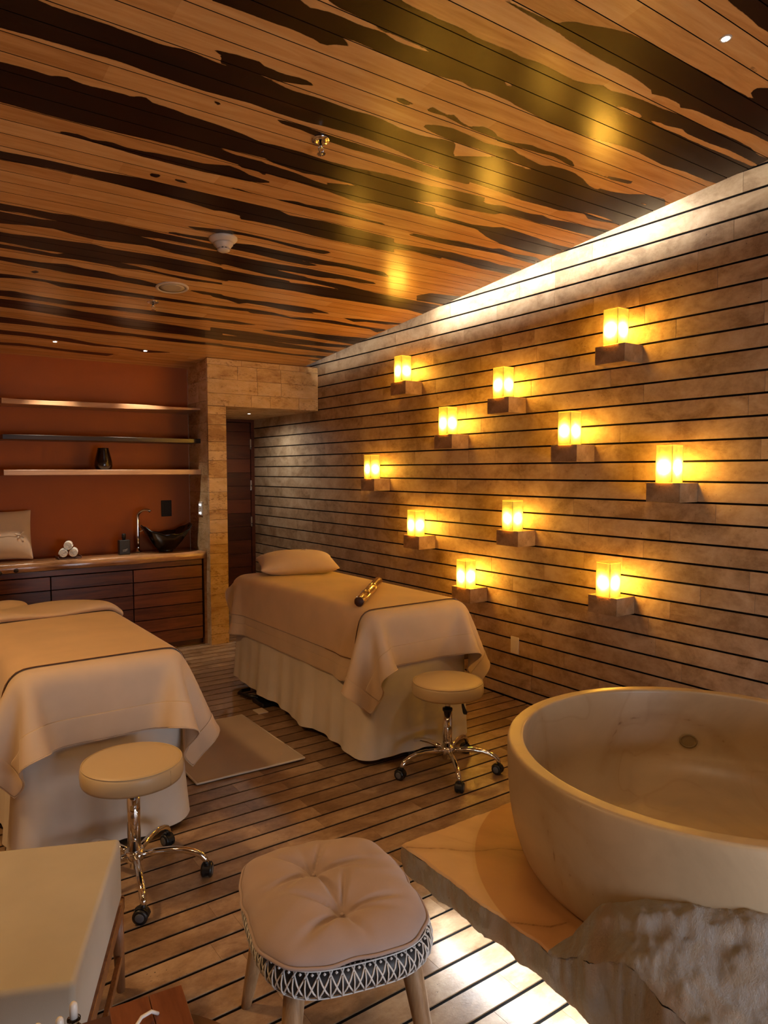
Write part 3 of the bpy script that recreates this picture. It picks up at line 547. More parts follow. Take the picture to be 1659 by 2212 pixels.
def sprinkler(x, y, label, s=1.0):
    t = ceil_thing('fire_sprinkler', label, 'sprinkler', x, y, 'chrome fire sprinklers'); t.scale = (s, s, s)
    m = MB(); m.lathe([(0.040, 0.0), (0.040, -0.003), (0.036, -0.006), (0.030, -0.0035), (0.027, -0.008), (0.018, -0.010), (0.015, -0.004), (0.0105, -0.002)], 36); m.build('escutcheon', CHROME, parent=t)
    m = MB(); m.lathe([(0.008, 0), (0.008, -0.026), (0.010, -0.028), (0.010, -0.034), (0.005, -0.036)], 20); m.build('body', CHROME, parent=t)
    m = MB()
    for sx in (-1, 1): m.tube([(sx * 0.008, 0, -0.030), (sx * 0.014, 0, -0.040), (sx * 0.010, 0, -0.052), (0, 0, -0.060)], 0.0022, 8)
    m.build('yoke', CHROME, parent=t)
    m = MB()
    for k in range(10):
        a = 2 * PI * k / 10; m.box(0.004, 0.019, -0.0032, 0.0032, -0.063, -0.061, mt=rmat(a))
    m.lathe([(0.0005, -0.0635), (0.008, -0.0635), (0.008, -0.0605), (0.0005, -0.0605)], 16); m.build('deflector', CHROME, parent=t)
sprinkler(1.448, 2.471, 'chrome fire sprinkler in the middle of the ceiling, the nearer of two', 0.9)
sprinkler(1.468, 4.631, 'chrome fire sprinkler beyond the round ceiling speaker, the farther of two', 0.9)
t = ceil_thing('smoke_detector', 'cream cone shaped smoke detector hanging from the ceiling', 'smoke detector', 1.478, 3.51)
m = MB(); m.lathe([(0.072, 0.0), (0.072, -0.006), (0.066, -0.014), (0.053, -0.024), (0.050, -0.026)], 40); m.build('base', CREAM, parent=t)
m = MB(); m.lathe([(0.050, -0.025), (0.049, -0.034), (0.036, -0.048), (0.034, -0.052)], 40); m.build('housing', CREAM, parent=t)
m = MB()
for k in range(10): m.box(0.024, 0.0325, -0.0045, 0.0045, -0.059, -0.051, mt=rmat(2 * PI * k / 10))
m.build('vane', CREAM, parent=t)
m = MB(); m.lathe([(0.026, -0.050), (0.026, -0.060)], 32); m.build('sensor_core', BLACK, parent=t)
m = MB(); m.lathe([(0.033, -0.059), (0.031, -0.063), (0.022, -0.068), (0.0005, -0.069)], 32); m.build('cap', CREAM, parent=t)
t = ceil_thing('ceiling_speaker', 'flat round cream loudspeaker grille in the ceiling', 'speaker', 1.487, 4.318)
m = MB(); m.lathe([(0.098, 0.0), (0.098, -0.004), (0.094, -0.008), (0.080, -0.008), (0.078, -0.004)], 56); m.build('rim', CREAM, parent=t)
m = MB(); m.lathe([(0.0005, -0.006), (0.05, -0.006), (0.079, -0.0055)], 56); m.build('grille', GRILLE, parent=t)

# ------------------------------------------------------------------ ledges and lanterns on the stone wall
def lantern_mat():
    m, nt, b = new_mat('onyx_glow_shell')
    c = nd(nt, 'ShaderNodeTexCoord'); info = nd(nt, 'ShaderNodeObjectInfo')
    mp = nd(nt, 'ShaderNodeMapping'); mp.inputs['Location'].default_value = (0, 0, -0.078); lk(nt, c.outputs['Object'], mp.inputs['Vector'])
    mp.inputs['Scale'].default_value = (1, 1, 1)
    ln = nd(nt, 'ShaderNodeVectorMath', operation='LENGTH'); lk(nt, mp.outputs[0], ln.inputs[0])
    # no lamp inside: painted emission imitates one, fading away from the centre
    inv = math_(nt, 'DIVIDE', 0.0021, math_(nt, 'MULTIPLY', ln.outputs['Value'], ln.outputs['Value']))
    core = math_(nt, 'POWER', inv, 4.4)
    sep = nd(nt, 'ShaderNodeSeparateXYZ'); lk(nt, c.outputs['Object'], sep.inputs[0])
    ax = math_(nt, 'ABSOLUTE', sep.outputs[0]); ay = math_(nt, 'ABSOLUTE', sep.outputs[1])
    edge = math_(nt, 'MINIMUM', ax, ay)
    ef = math_(nt, 'MULTIPLY', math_(nt, 'SUBTRACT', 0.0462, edge), 260.0, clamp=True)
    off = nd(nt, 'ShaderNodeVectorMath', operation='ADD'); cb = nd(nt, 'ShaderNodeCombineXYZ'); k = math_(nt, 'MULTIPLY', info.outputs['Random'], 30.0)
    lk(nt, k, cb.inputs[0]); lk(nt, k, cb.inputs[2]); lk(nt, c.outputs['Object'], off.inputs[0]); lk(nt, cb.outputs[0], off.inputs[1])
    n = noise(nt, off.outputs[0], 14, 5, 0.65, 1.2)
    vn = nd(nt, 'ShaderNodeMapRange'); vn.inputs[1].default_value = 0.3; vn.inputs[2].default_value = 0.65; vn.inputs[3].default_value = 0.6; vn.inputs[4].default_value = 1.15; lk(nt, n.outputs[0], vn.inputs[0])
    st = math_(nt, 'ADD', 0.42, math_(nt, 'MULTIPLY', core, 33.0 * LANTERN))
    st = math_(nt, 'MULTIPLY', math_(nt, 'MULTIPLY', st, vn.outputs[0]), math_(nt, 'ADD', math_(nt, 'MULTIPLY', ef, 0.84), 0.16))
    var = math_(nt, 'ADD', 0.75, math_(nt, 'MULTIPLY', info.outputs['Random'], 0.6)); st = math_(nt, 'MULTIPLY', st, var)
    b.inputs['Base Color'].default_value = (0.6, 0.4, 0.12, 1); b.inputs['Roughness'].default_value = 0.4
    r = ramp(nt, inv, [(0.18, (1.0, 0.54, 0.03)), (0.75, (1.0, 0.47, 0.05))])
    lk(nt, r.outputs[0], b.inputs['Emission Color']); lk(nt, st, b.inputs['Emission Strength'])
    return m
LANTERN_M = lantern_mat()
LEDGE_M = travertine('ledge_travertine', ((0.24, 0.145, 0.065), (0.37, 0.24, 0.12), (0.48, 0.33, 0.19)), (3, 3, 3), 3, (0.5, 0.65), 0.7, 0.5)
LEDGES = [(2.366, 6, 'upper right, nearest the ceiling'), (4.281, 6, 'top left, nearest the portal beam'), (3.212, 8, 'right of the top left one, in the second row from the top'),
          (3.753, 10, 'left of centre, just below the top left one'), (2.673, 11, 'middle right, under the upper right one'), (2.031, 13, 'farthest right'),
          (4.698, 13, 'farthest left, nearest the passage'), (4.118, 17, 'lower left, above the far end of the massage table'), (3.122, 16, 'lower centre, above the black bamboo end of the table'),
          (3.558, 20, 'bottom left, directly behind the right massage table'), (2.389, 19, 'bottom right, above the tub rim')]
def make_ledge():
    m = MB(); m.box(-0.078, 0.078, -0.0955, 0.0955, -0.098, 0.0, 0.5)
    return m.build('wall_ledge', LEDGE_M, bevel=0.0015, seg=1)
def make_lantern():
    t = thing('onyx_lantern', '', 'lantern')
    h = 0.1855; q = 0.0465; m = MB()
    m.add([(-q, -q, 0), (q, -q, 0), (q, q, 0), (-q, q, 0), (-q, -q, h), (q, -q, h), (q, q, h), (-q, q, h)], [(0, 1, 5, 4), (1, 2, 6, 5), (2, 3, 7, 6), (3, 0, 4, 7)])
    m.build('shade', LANTERN_M, parent=t)
    m = MB(); m.box(-q, q, -q, q, h, h + 0.006); m.build('lid', LANTERN_M, parent=t, bevel=0.002)
    return t
ledge0 = make_ledge(); lan0 = make_lantern()
PLACE = ['nearest the ceiling at the upper right', 'at the top left, nearest the portal beam', 'second highest, between the two top corner ones', 'left of centre, below the top left one',
         'right of centre, below the highest one', 'farthest right of all', 'farthest left, nearest the passage', 'lower left, above the middle of the massage table',
         'lower centre, level with the middle of the wall', 'lowest left, right behind the massage table', 'lowest right, above the tub rim']
for i, (yy, row, _) in enumerate(LEDGES):
    a = ledge0 if i == 0 else copy_tree(ledge0); b = lan0 if i == 0 else copy_tree(lan0)
    zt = Z0 - row * T - 0.0035
    a.location = (WX - 0.078 + 0.0005, yy + 0.0955, zt); b.location = (WX - 0.115, yy + 0.088, zt + 0.0005)
    a.rotation_euler = (0, 0, 0)
    tag(a, 'stone ledge on the right wall, ' + PLACE[i], 'ledge', 'stone ledges on the right wall')
    tag(b, 'square amber lantern, ' + PLACE[i], 'lantern', 'onyx lanterns on the right wall')
# blank white plate low on the right wall
t = thing('outlet_plate', 'blank white rectangular plate low on the stone wall', 'outlet', (WX, 3.29, 0.359))
m = MB(); m.box(-0.006, 0, -0.036, 0.036, -0.056, 0.056); m.build('plate', WHITE_PL, parent=t, bevel=0.002)
m = MB(); m.box(-0.0075, -0.006, -0.017, 0.017, -0.034, 0.034); m.build('cover', WHITE_PL, parent=t, bevel=0.0006)

# ------------------------------------------------------------------ draped cloth
def drape(x0, x1, y0, y1, zt, ov, res=0.026, steps=300, iters=12, seed=1, rad=0.05, th=0.004, head=None):
    """lay a flat cloth over a rounded box standing on the floor and let it fall; ov = overhang left, right, near, far"""
    ol, orr, on, of = ov
    nx = int((x1 - x0 + ol + orr) / res) + 1; ny = int((y1 - y0 + on + of) / res) + 1
    gx = np.linspace(x0 - ol, x1 + orr, nx); gy = np.linspace(y0 - on, y1 + of, ny)
    rs = np.random.RandomState(seed)
    P = np.zeros((nx, ny, 3)); P[..., 0] = gx[:, None]; P[..., 1] = gy[None, :]; P[..., 2] = zt + 0.012 + rs.rand(nx, ny) * 0.002
    dx, dy = gx[1] - gx[0], gy[1] - gy[0]; V = np.zeros_like(P); dt = 0.016
    c = np.array([(x0 + x1) / 2, (y0 + y1) / 2, (zt - 2.0) / 2]); h = np.array([(x1 - x0) / 2, (y1 - y0) / 2, (zt + 2.0) / 2]) - rad
    def con(A, B, L, s=1.0):
        d = B - A; l = np.sqrt((d * d).sum(-1, keepdims=True)) + 1e-9; k = d * (0.5 * s * (l - L) / l); A += k; B -= k
    dg = math.hypot(dx, dy)
    for st in range(steps):
        V *= 0.965; V[..., 2] -= (4.0 if st < 220 else 1.0) * dt; Q = P.copy(); P = P + V * dt
        for _ in range(iters):
            for o in (0, 1):
                con(P[o:-1:2], P[o + 1::2], dx) if (nx - o) % 2 == 0 else con(P[o:-1:2], P[o + 1::2][:len(P[o:-1:2])], dx)
                A = P[:, o:-1:2]; B = P[:, o + 1::2][:, :A.shape[1]]; con(A, B, dy)
            for o in (0, 1):
                A = P[o:-1:2, :-1]; B = P[o + 1::2, 1:][:A.shape[0]]; con(A[:B.shape[0]], B, dg, 0.35)
                A = P[o:-1:2, 1:]; B = P[o + 1::2, :-1][:A.shape[0]]; con(A[:B.shape[0]], B, dg, 0.35)
            A = P[:-2]; B = P[2:]; d = B - A; l = np.sqrt((d * d).sum(-1, keepdims=True)) + 1e-9; k = d * (0.06 * (l - 2 * dx) / l); A += k; B -= k
            A = P[:, :-2]; B = P[:, 2:]; d = B - A; l = np.sqrt((d * d).sum(-1, keepdims=True)) + 1e-9; k = d * (0.06 * (l - 2 * dy) / l); A += k; B -= k
            q = P - c; hh = h
            cl = np.clip(q, -hh, hh); g = q - cl; dist = np.sqrt((g * g).sum(-1)); ins = dist < rad + th
            near = ins & (dist > 1e-6)
            g2 = g[near] / dist[near][:, None]; P[near] = (c + cl[near]) + g2 * (rad + th)
            deep = dist <= 1e-6
            if deep.any():
                z = P[deep]; z[:, 2] = zt + th; P[deep] = z
            if _ == iters - 1:
                m = P - Q; m[ins] *= 0.35; P[ins] = Q[ins] + m[ins]
                q = P - c; cl = np.clip(q, -hh, hh); g = q - cl; dist = np.sqrt((g * g).sum(-1)); near = (dist < rad + th) & (dist > 1e-6)
                P[near] = (c + cl[near]) + g[near] / dist[near][:, None] * (rad + th)
        P[..., 2] = np.maximum(P[..., 2], 0.03)
        V = (P - Q) / dt
        sp = np.sqrt((V * V).sum(-1, keepdims=True)); V *= np.minimum(1, 2.0 / (sp + 1e-9))
    for _ in range(2):
        S = P.copy(); S[1:-1, 1:-1] = 0.5 * P[1:-1, 1:-1] + 0.125 * (P[2:, 1:-1] + P[:-2, 1:-1] + P[1:-1, 2:] + P[1:-1, :-2]); P = S
    return P, gx, gy
def normals(P):
    a = np.gradient(P, axis=0); b = np.gradient(P, axis=1); n = np.cross(a, b); n /= np.sqrt((n * n).sum(-1, keepdims=True)) + 1e-9
    return n
def cloth_obj(name, P, mt, parent=None, off=0.0, solid=0.0035, sub=1):
    Q = P + normals(P) * off; m = MB(); m.grid([[tuple(Q[i, j]) for j in range(Q.shape[1])] for i in range(Q.shape[0])])
    o = m.build(name, mt, parent=parent, fix=False)
    q = o.modifiers.new('solid', 'SOLIDIFY'); q.thickness = solid; q.offset = 1
    if sub: q = o.modifiers.new('sub', 'SUBSURF'); q.levels = sub; q.render_levels = sub
    return o
def hem(P, rad=0.0032):
    e = [P[i, 0] for i in range(P.shape[0])] + [P[-1, j] for j in range(1, P.shape[1])] + [P[i, -1] for i in range(P.shape[0] - 2, -1, -1)] + [P[0, j] for j in range(P.shape[1] - 2, 0, -1)]
    m = MB(); m.tube([tuple(p) for p in e], rad, 6, False, True); return m
def bed_skirt(x0, x1, y0, y1, zt, seed, hemz):
    r = random.Random(seed); pts = []
    R = 0.05; N = 26
    def seg(a, b, n): return [(a[0] + (b[0] - a[0]) * i / n, a[1] + (b[1] - a[1]) * i / n) for i in range(n)]
    def arc(cx, cy, a0): return [(cx + R * math.cos(a0 + PI / 2 * i / 6), cy + R * math.sin(a0 + PI / 2 * i / 6)) for i in range(6)]
    path = seg((x0 + R, y0), (x1 - R, y0), 44) + arc(x1 - R, y0 + R, -PI / 2) + seg((x1, y0 + R), (x1, y1 - R), 90) + arc(x1 - R, y1 - R, 0) + seg((x1 - R, y1), (x0 + R, y1), 44) + arc(x0 + R, y1 - R, PI / 2) + seg((x0, y1 - R), (x0, y0 + R), 90) + arc(x0 + R, y0 + R, PI)
    n = len(path); s = 0; S = [0]
    for i in range(1, n): s += math.dist(path[i], path[i - 1]); S.append(s)
    per = s; ph = [r.uniform(0, 6.28) for _ in range(4)]; rows = []
    for i, p in enumerate(path):
        a, b = path[i - 1], path[(i + 1) % n]; t = Vector((b[0] - a[0], b[1] - a[1], 0)).normalized(); nn = Vector((t.y, -t.x, 0))
        u = S[i] / per * 2 * PI
        w = 0.55 * math.sin(9 * u + ph[0]) + 0.35 * math.sin(17 * u + ph[1]) + 0.25 * math.sin(31 * u + ph[2])
        w = math.copysign(abs(w) ** 0.8, w)
        col_ = []
        hz = hemz(p[0], p[1]) + 0.006 * math.sin(7 * u + ph[3])
        for k in range(N + 1):
            f = k / N; z = zt - (zt - hz) * f
            d = -0.014 + 0.034 * f ** 1.6 + (0.002 + 0.020 * f ** 2.2) * w
            col_.append((p[0] + nn.x * d, p[1] + nn.y * d, z))
        rows.append(col_)
    m = MB(); m.grid(rows, closed_u=True); return m

def cushion(w, d, h, n=22, pinch=0.55, dent=None):
    """soft square cushion: two swollen faces meeting in a seam with drawn out corners"""
    top, bot = [], []
    for i in range(n + 1):
        a, b = [], []
        for j in range(n + 1):
            u = -1 + 2 * i / n; v = -1 + 2 * j / n
            k = 1 - 0.06 * (1 - v * v); kk = 1 - 0.06 * (1 - u * u)
            x = u * w / 2 * (k if abs(u) > 0.0 else 1); y = v * d / 2 * kk
            z = h / 2 * ((1 - abs(u) ** 2.6) * (1 - abs(v) ** 2.6)) ** pinch
            if dent: z -= dent(x, y)
            a.append((x, y, z)); b.append((x, y, -z * 0.9 if not dent else -h / 2 * ((1 - abs(u) ** 2.6) * (1 - abs(v) ** 2.6)) ** pinch * 0.5))
        top.append(a); bot.append(b[::-1])
    m = MB(); m.grid(top); m.grid(bot); return m

# ---- the two massage tables
def massage_table(x0, x1, y0, y1, zt, label, seed, hemz):
    t = thing('massage_table', label, 'massage table', ((x0 + x1) / 2, (y0 + y1) / 2, 0)); off = Vector(t.location)
    def loc(o):
        o.location = -off; return o
    m = MB(); m.box(x0 + .01, x1 - .01, y0 + .01, y1 - .01, zt - 0.12, zt - 0.004); loc(m.build('mattress', TOWEL_M, parent=t, bevel=0.052, seg=5))
    loc(bed_skirt(x0, x1, y0, y1, zt - 0.055, seed, hemz).build('skirt', SKIRT_M, parent=t, sub=1))
    m = MB(); m.box(x0 + .07, x1 - .07, y0 + .1, y1 - .1, zt - 0.16, zt - 0.08); loc(m.build('frame', DARK_WOOD, parent=t))
    for sx in (x0 + .10, x1 - .10):
        for sy in (y0 + .25, y1 - .25):
            m = MB(); m.box(sx - .025, sx + .025, sy - .025, sy + .025, 0.0, zt - .16); loc(m.build('leg', DARK_WOOD, parent=t, bevel=0.003))
    return t
def spread_on(P, gx, gy, label, group):
    t = thing('bedspread', label, 'bedspread', (0, 0, 0)); mid = Vector((P[..., 0].mean(), P[..., 1].mean(), 0)); t.location = mid
    o = cloth_obj('cloth', P, SPREAD_M, t); o.location = -mid
    k = 4
    for nm, Q in (('border', P[k - 1:-k + 1, :k + 1]), ('border', P[:k, :]), ('border', P[-k:, :])):
        o = cloth_obj(nm, Q, SPREAD_M, t, 0.0042, 0.0014, 1); o.location = -mid
    o = hem(P + normals(P) * 0.002).build('piping', SPREAD_M, parent=t); o.location = -mid
    return t

B1 = (1.985, 2.655, 2.93, 4.62, 0.782)
massage_table(*B1, 'massage table with a long pale skirt beside the lantern wall', 5, lambda x, y: 0.035 + 0.05 * max(0, (y - 3.6)) - 0.0 * x)
P1, gx1, gy1 = drape(*B1, (0.355, 0.33, 0.235, 0.12), seed=3)
spread_on(P1, gx1, gy1, 'beige spread with hanging corners on the right massage table', None)
def sub_idx(g, a, b): i = np.where((g >= a) & (g <= b))[0]; return i[0], i[-1] + 1
ia, ib = sub_idx(gx1, B1[0] - 0.25, B1[1] + 0.22); ja, jb = sub_idx(gy1, 3.035, B1[3] + 0.02)
Q = P1[ia:ib, ja:jb]
t = thing('coverlet', 'soft tan coverlet with a thin dark edge on the right massage table', 'coverlet', (2.3, 3.8, 0.8))
o = cloth_obj('cloth', Q, COVER_M, t, 0.0065, 0.004); o.location = (-2.3, -3.8, -0.8)
EDGE_M = plain('brown_edge', (0.16, 0.06, 0.02), 0.8)
N = normals(Q); e = [tuple(Q[i, 0] + N[i, 0] * 0.009) for i in range(Q.shape[0])]
m = MB(); m.tube(e, 0.0015, 6); m.tube([tuple(Q[0, j] + N[0, j] * 0.009) for j in range(0, 14)], 0.0014, 6); o = m.build('edging', EDGE_M, parent=t); o.location = (-2.3, -3.8, -0.8)

# pillow with ties on the far end
t = thing('pillow', 'soft beige pillow with tied corners on the right massage table', 'pillow', (2.375, 4.42, 0.862)); t.rotation_euler = (math.radians(7), 0, math.radians(-20))
cushion(0.56, 0.38, 0.17).build('cushion', PILLOW_M, parent=t, sub=1)
def bow(loc, rz, parent, s=1.0):
    m = MB()
    for a in (0.5, 2.6, -0.9, 3.9):
        m.add([Vector((0, 0, 0)) * s, Vector((0.022 * math.cos(a) - .005 * math.sin(a), 0.022 * math.sin(a) + .005 * math.cos(a), 0.008)) * s, Vector((0.040 * math.cos(a), 0.040 * math.sin(a), -0.004)) * s, Vector((0.022 * math.cos(a) + .006 * math.sin(a), 0.022 * math.sin(a) - .006 * math.cos(a), 0.002)) * s], [(0, 1, 2, 3)])
    m.lathe([(0.0005, 0.008), (0.006, 0.005), (0.006, -0.002), (0.0005, -0.004)], 8)
    o = m.build('tie', PILLOW_M, parent=parent, solid=0.002); o.location = loc; o.rotation_euler = (0, 0, rz); return o
bow((-0.13, -0.02, 0.066), 0.4, t); bow((0.05, 0.04, 0.080), 1.1, t)
# bamboo stick with a brown sheen
t = thing('bamboo_stick', 'thick polished bamboo massage stick lying on the right massage table', 'bamboo stick', (2.03, 3.10, 0.822))
d_ = Vector((2.50, 3.60, 0.826)) - Vector((2.03, 3.10, 0.822)); L = d_.length
def bamboo_mat():
    m, nt, b = new_mat('polished_bamboo'); v = mapping(nt, (40, 40, 9)); n = noise(nt, v, 1.6, 4, 0.7)
    r = ramp(nt, n.outputs[0], [(0.38, (0.05, 0.014, 0.004)), (0.5, (0.34, 0.15, 0.03)), (0.62, (0.62, 0.34, 0.08))]); lk(nt, r.outputs[0], b.inputs['Base Color'])
    b.inputs['Roughness'].default_value = 0.22; b.inputs['Coat Weight'].default_value = 0.6; bump(nt, b, n.outputs[0], 0.3, 0.004); return m
t.rotation_euler = d_.to_track_quat('Z', 'Y').to_euler()
m = MB(); m.lathe([(0.0255, 0), (0.027, 0.003), (0.027, L * .3), (0.0285, L * .31), (0.027, L * .32), (0.027, L * .64), (0.0285, L * .65), (0.027, L * .66), (0.0265, L - .003), (0.025, L)], 28); m.build('cane', bamboo_mat(), parent=t)
m = MB(); m.lathe([(0.0005, -0.001), (0.0245, -0.001), (0.0245, 0.0015)], 24); m.build('end_cap', plain('dark_cane_end', (0.05, 0.014, 0.006), 0.6), parent=t)

ct = MB(); ct.box(-0.001, 0.001, -0.010, 0.010, -0.016, 0.016); q_ = P1[-1, 0]; cto = ct.build('care_tag', TOWEL_M, parent=bpy.data.objects['bedspread']); cto.location = Vector(q_) + Vector((0.004, 0.01, 0.02)) - bpy.data.objects['bedspread'].location
B2 = (0.375, 1.03, 2.90, 4.30, 0.752)
massage_table(*B2, 'massage table with a pale skirt at the left edge, by the cabinet', 9, lambda x, y: 0.03)
P2, gx2, gy2 = drape(*B2, (0.30, 0.33, 0.255, 0.16), seed=8)
spread_on(P2, gx2, gy2, 'beige spread with pointed hanging corners on the left massage table', None)
ia, ib = sub_idx(gx2, B2[0] - 0.2, B2[1] + 0.15); ja, jb = sub_idx(gy2, B2[2] + 0.075, 3.98)
Q = P2[ia:ib, ja:jb]; mid = Vector((0.7, 3.5, 0.76))
t = thing('coverlet', 'soft tan coverlet with a dark edge on the left massage table', 'coverlet', mid)
o = cloth_obj('cloth', Q, COVER_M, t, 0.0065, 0.004); o.location = -mid
N = normals(Q); m = MB(); m.tube([tuple(Q[i, 0] + N[i, 0] * 0.009) for i in range(Q.shape[0])], 0.0014, 6); o = m.build('edging', EDGE_M, parent=t); o.location = -mid
# folded back sheet across the far end of that table
t = thing('folded_sheet', 'pale sheet folded back across the far end of the left massage table', 'sheet', (0.7, 4.1, 0.77))
rows = []
for i in range(31):
    x = B2[0] - 0.03 + (B2[1] + 0.045 - B2[0]) * i / 30; f = i / 30
    drop = 0.16 * max(0, (x - B2[1] + 0.05) / 0.08) ** 1.5 + 0.0
    y0_ = 3.86 + 0.05 * math.sin(f * 2.6) + 0.05 * max(0, f - 0.55); c_ = []
    for (yy, zz) in ((0.02, 0.014), (0.0, 0.020), (-0.01, 0.030), (0.0, 0.040), (0.03, 0.046), (0.10, 0.048), (0.20, 0.046), (0.30, 0.040), (0.38, 0.028), (0.42, 0.0), (0.44, -0.05), (0.45, -0.12)):
        c_.append((x, min(y0_ + yy * (1 - 0.1 * f), 4.345), B2[4] + zz * (1 + 0.25 * math.sin(f * 9 + yy * 8) * (1 if zz > 0 else 0)) - drop * 0.35))
    rows.append(c_)
m = MB(); m.grid(rows); o = m.build('fold', SPREAD_M, parent=t, solid=0.004, sub=1); o.location = (-0.7, -4.1, -0.77)
# face bolster behind it
t = thing('face_bolster', 'plump pale bolster at the head of the left massage table', 'bolster', (0.42, 4.47, 0.735))
rows = []
for i in range(25):
    f = i / 24; x = -0.36 + 0.62 * f; e_ = (1 - abs(2 * f - 1) ** 5) ** 0.5; c_ = []
    for k in range(20):
        a = 2 * PI * k / 20; w_ = 1 + 0.10 * math.sin(f * 14 + a) + 0.06 * math.sin(f * 23 + 2 * a)
        c_.append((x, 0.085 * e_ * w_ * math.cos(a), 0.05 * e_ * w_ * math.sin(a)))
    rows.append(c_ + [c_[0]])
m = MB(); m.grid(rows); m.build('roll', PILLOW_M, parent=t, sub=1)
m = MB(); m.box(-0.30, 0.24, -0.15, 0.13, -0.12, -0.052); m.build('head_rest', TOWEL_M, parent=t, bevel=0.03, seg=3)
for sx in (-0.2, 0.15):
    m = MB(); m.box(sx - .02, sx + .02, -.02, .02, -0.735, -0.12); m.build('post', DARK_WOOD, parent=t)

# pedal and cable under the right table
t = thing('foot_pedal', 'black foot pedal lying under the skirt of the right massage table', 'pedal', (1.985, 4.22, 0.0))
m = MB(); m.box(-0.05, 0.07, -0.14, 0.02, 0.0, 0.03); m.build('base', BLACK, parent=t, bevel=0.01, seg=3)
m = MB(); m.tube([(-0.01, 0.0, 0.03), (-0.055, 0.08, 0.028), (-0.075, 0.16, 0.028), (-0.04, 0.20, 0.028), (0.02, 0.20, 0.028)], 0.013, 10); m.build('loop', BLACK, parent=t)
t = thing('white_card', 'small pale flat card on the floor in front of the black pedal', 'card', (1.905, 4.05, 0.0))
m = MB(); m.box(-0.035, 0.03, -0.055, 0.035, 0.0, 0.006); m.build('card', CREAM, parent=t, bevel=0.001)

# bath mat between the tables
t = thing('floor_mat', 'beige cotton mat with a white edge on the floor between the massage tables', 'mat', (1.48, 3.62, 0.0))
rows = []
for i in range(41):
    x = -0.285 + 0.57 * i / 40; c_ = []
    for j in range(57):
        y = -0.39 + 0.80 * j / 56
        z = 0.010 + 0.004 * math.exp(-((x * 0.8 - y * 0.6 - 0.33) / 0.02) ** 2) + 0.0015 * math.sin(x * 20 + y * 9)
        c_.append((x + 0.006 * y, y - 0.012 * math.sin(x * 5), z))
    rows.append(c_)
m = MB(); m.grid(rows); m.build('mat', RUG_M, parent=t, solid=0.009)
e = [rows[i][0] for i in range(41)] + [rows[-1][j] for j in range(1, 57)] + [rows[i][-1] for i in range(39, -1, -1)] + [rows[0][j] for j in range(55, 0, -1)]
m = MB(); m.tube([(p[0], p[1], 0.0105) for p in e], 0.0055, 6, False, True); m.build('edging', RUG_EDGE, parent=t)

# ---- rolling stools
def caster(parent, loc, rz):
    m = MB()
    for sx in (-1, 1):
        m.mi = 0; mt = Matrix.Translation((sx * 0.013, 0.008, 0.026)) @ Matrix.Rotation(PI / 2, 4, 'Y')
        m.lathe([(0.0005, -0.0075), (0.020, -0.0075), (0.0255, -0.004), (0.0258, 0.004), (0.020, 0.0075), (0.0005, 0.0075)], 28, mt=mt)
        m.mi = 1; m.lathe([(0.0005, sx * 0.0085), (0.014, sx * 0.0085), (0.016, sx * 0.0072)], 20, mt=mt)
    m.mi = 0
    rows = []
    for i in range(9):
        a = PI * 0.08 + PI * 0.9 * i / 8; rows.append([(-0.013, 0.008 + 0.029 * math.cos(a), 0.026 + 0.029 * math.sin(a)), (0.013, 0.008 + 0.029 * math.cos(a), 0.026 + 0.029 * math.sin(a))])
    m.grid(rows); m.box(-0.006, 0.006, -0.012, 0.026, 0.012, 0.05); m.lathe([(0.0075, 0.045), (0.0075, 0.064)], 14)
    o = m.build('caster', [BLACK, GREY_PL], parent=parent); o.location = loc; o.rotation_euler = (0, 0, rz); return o
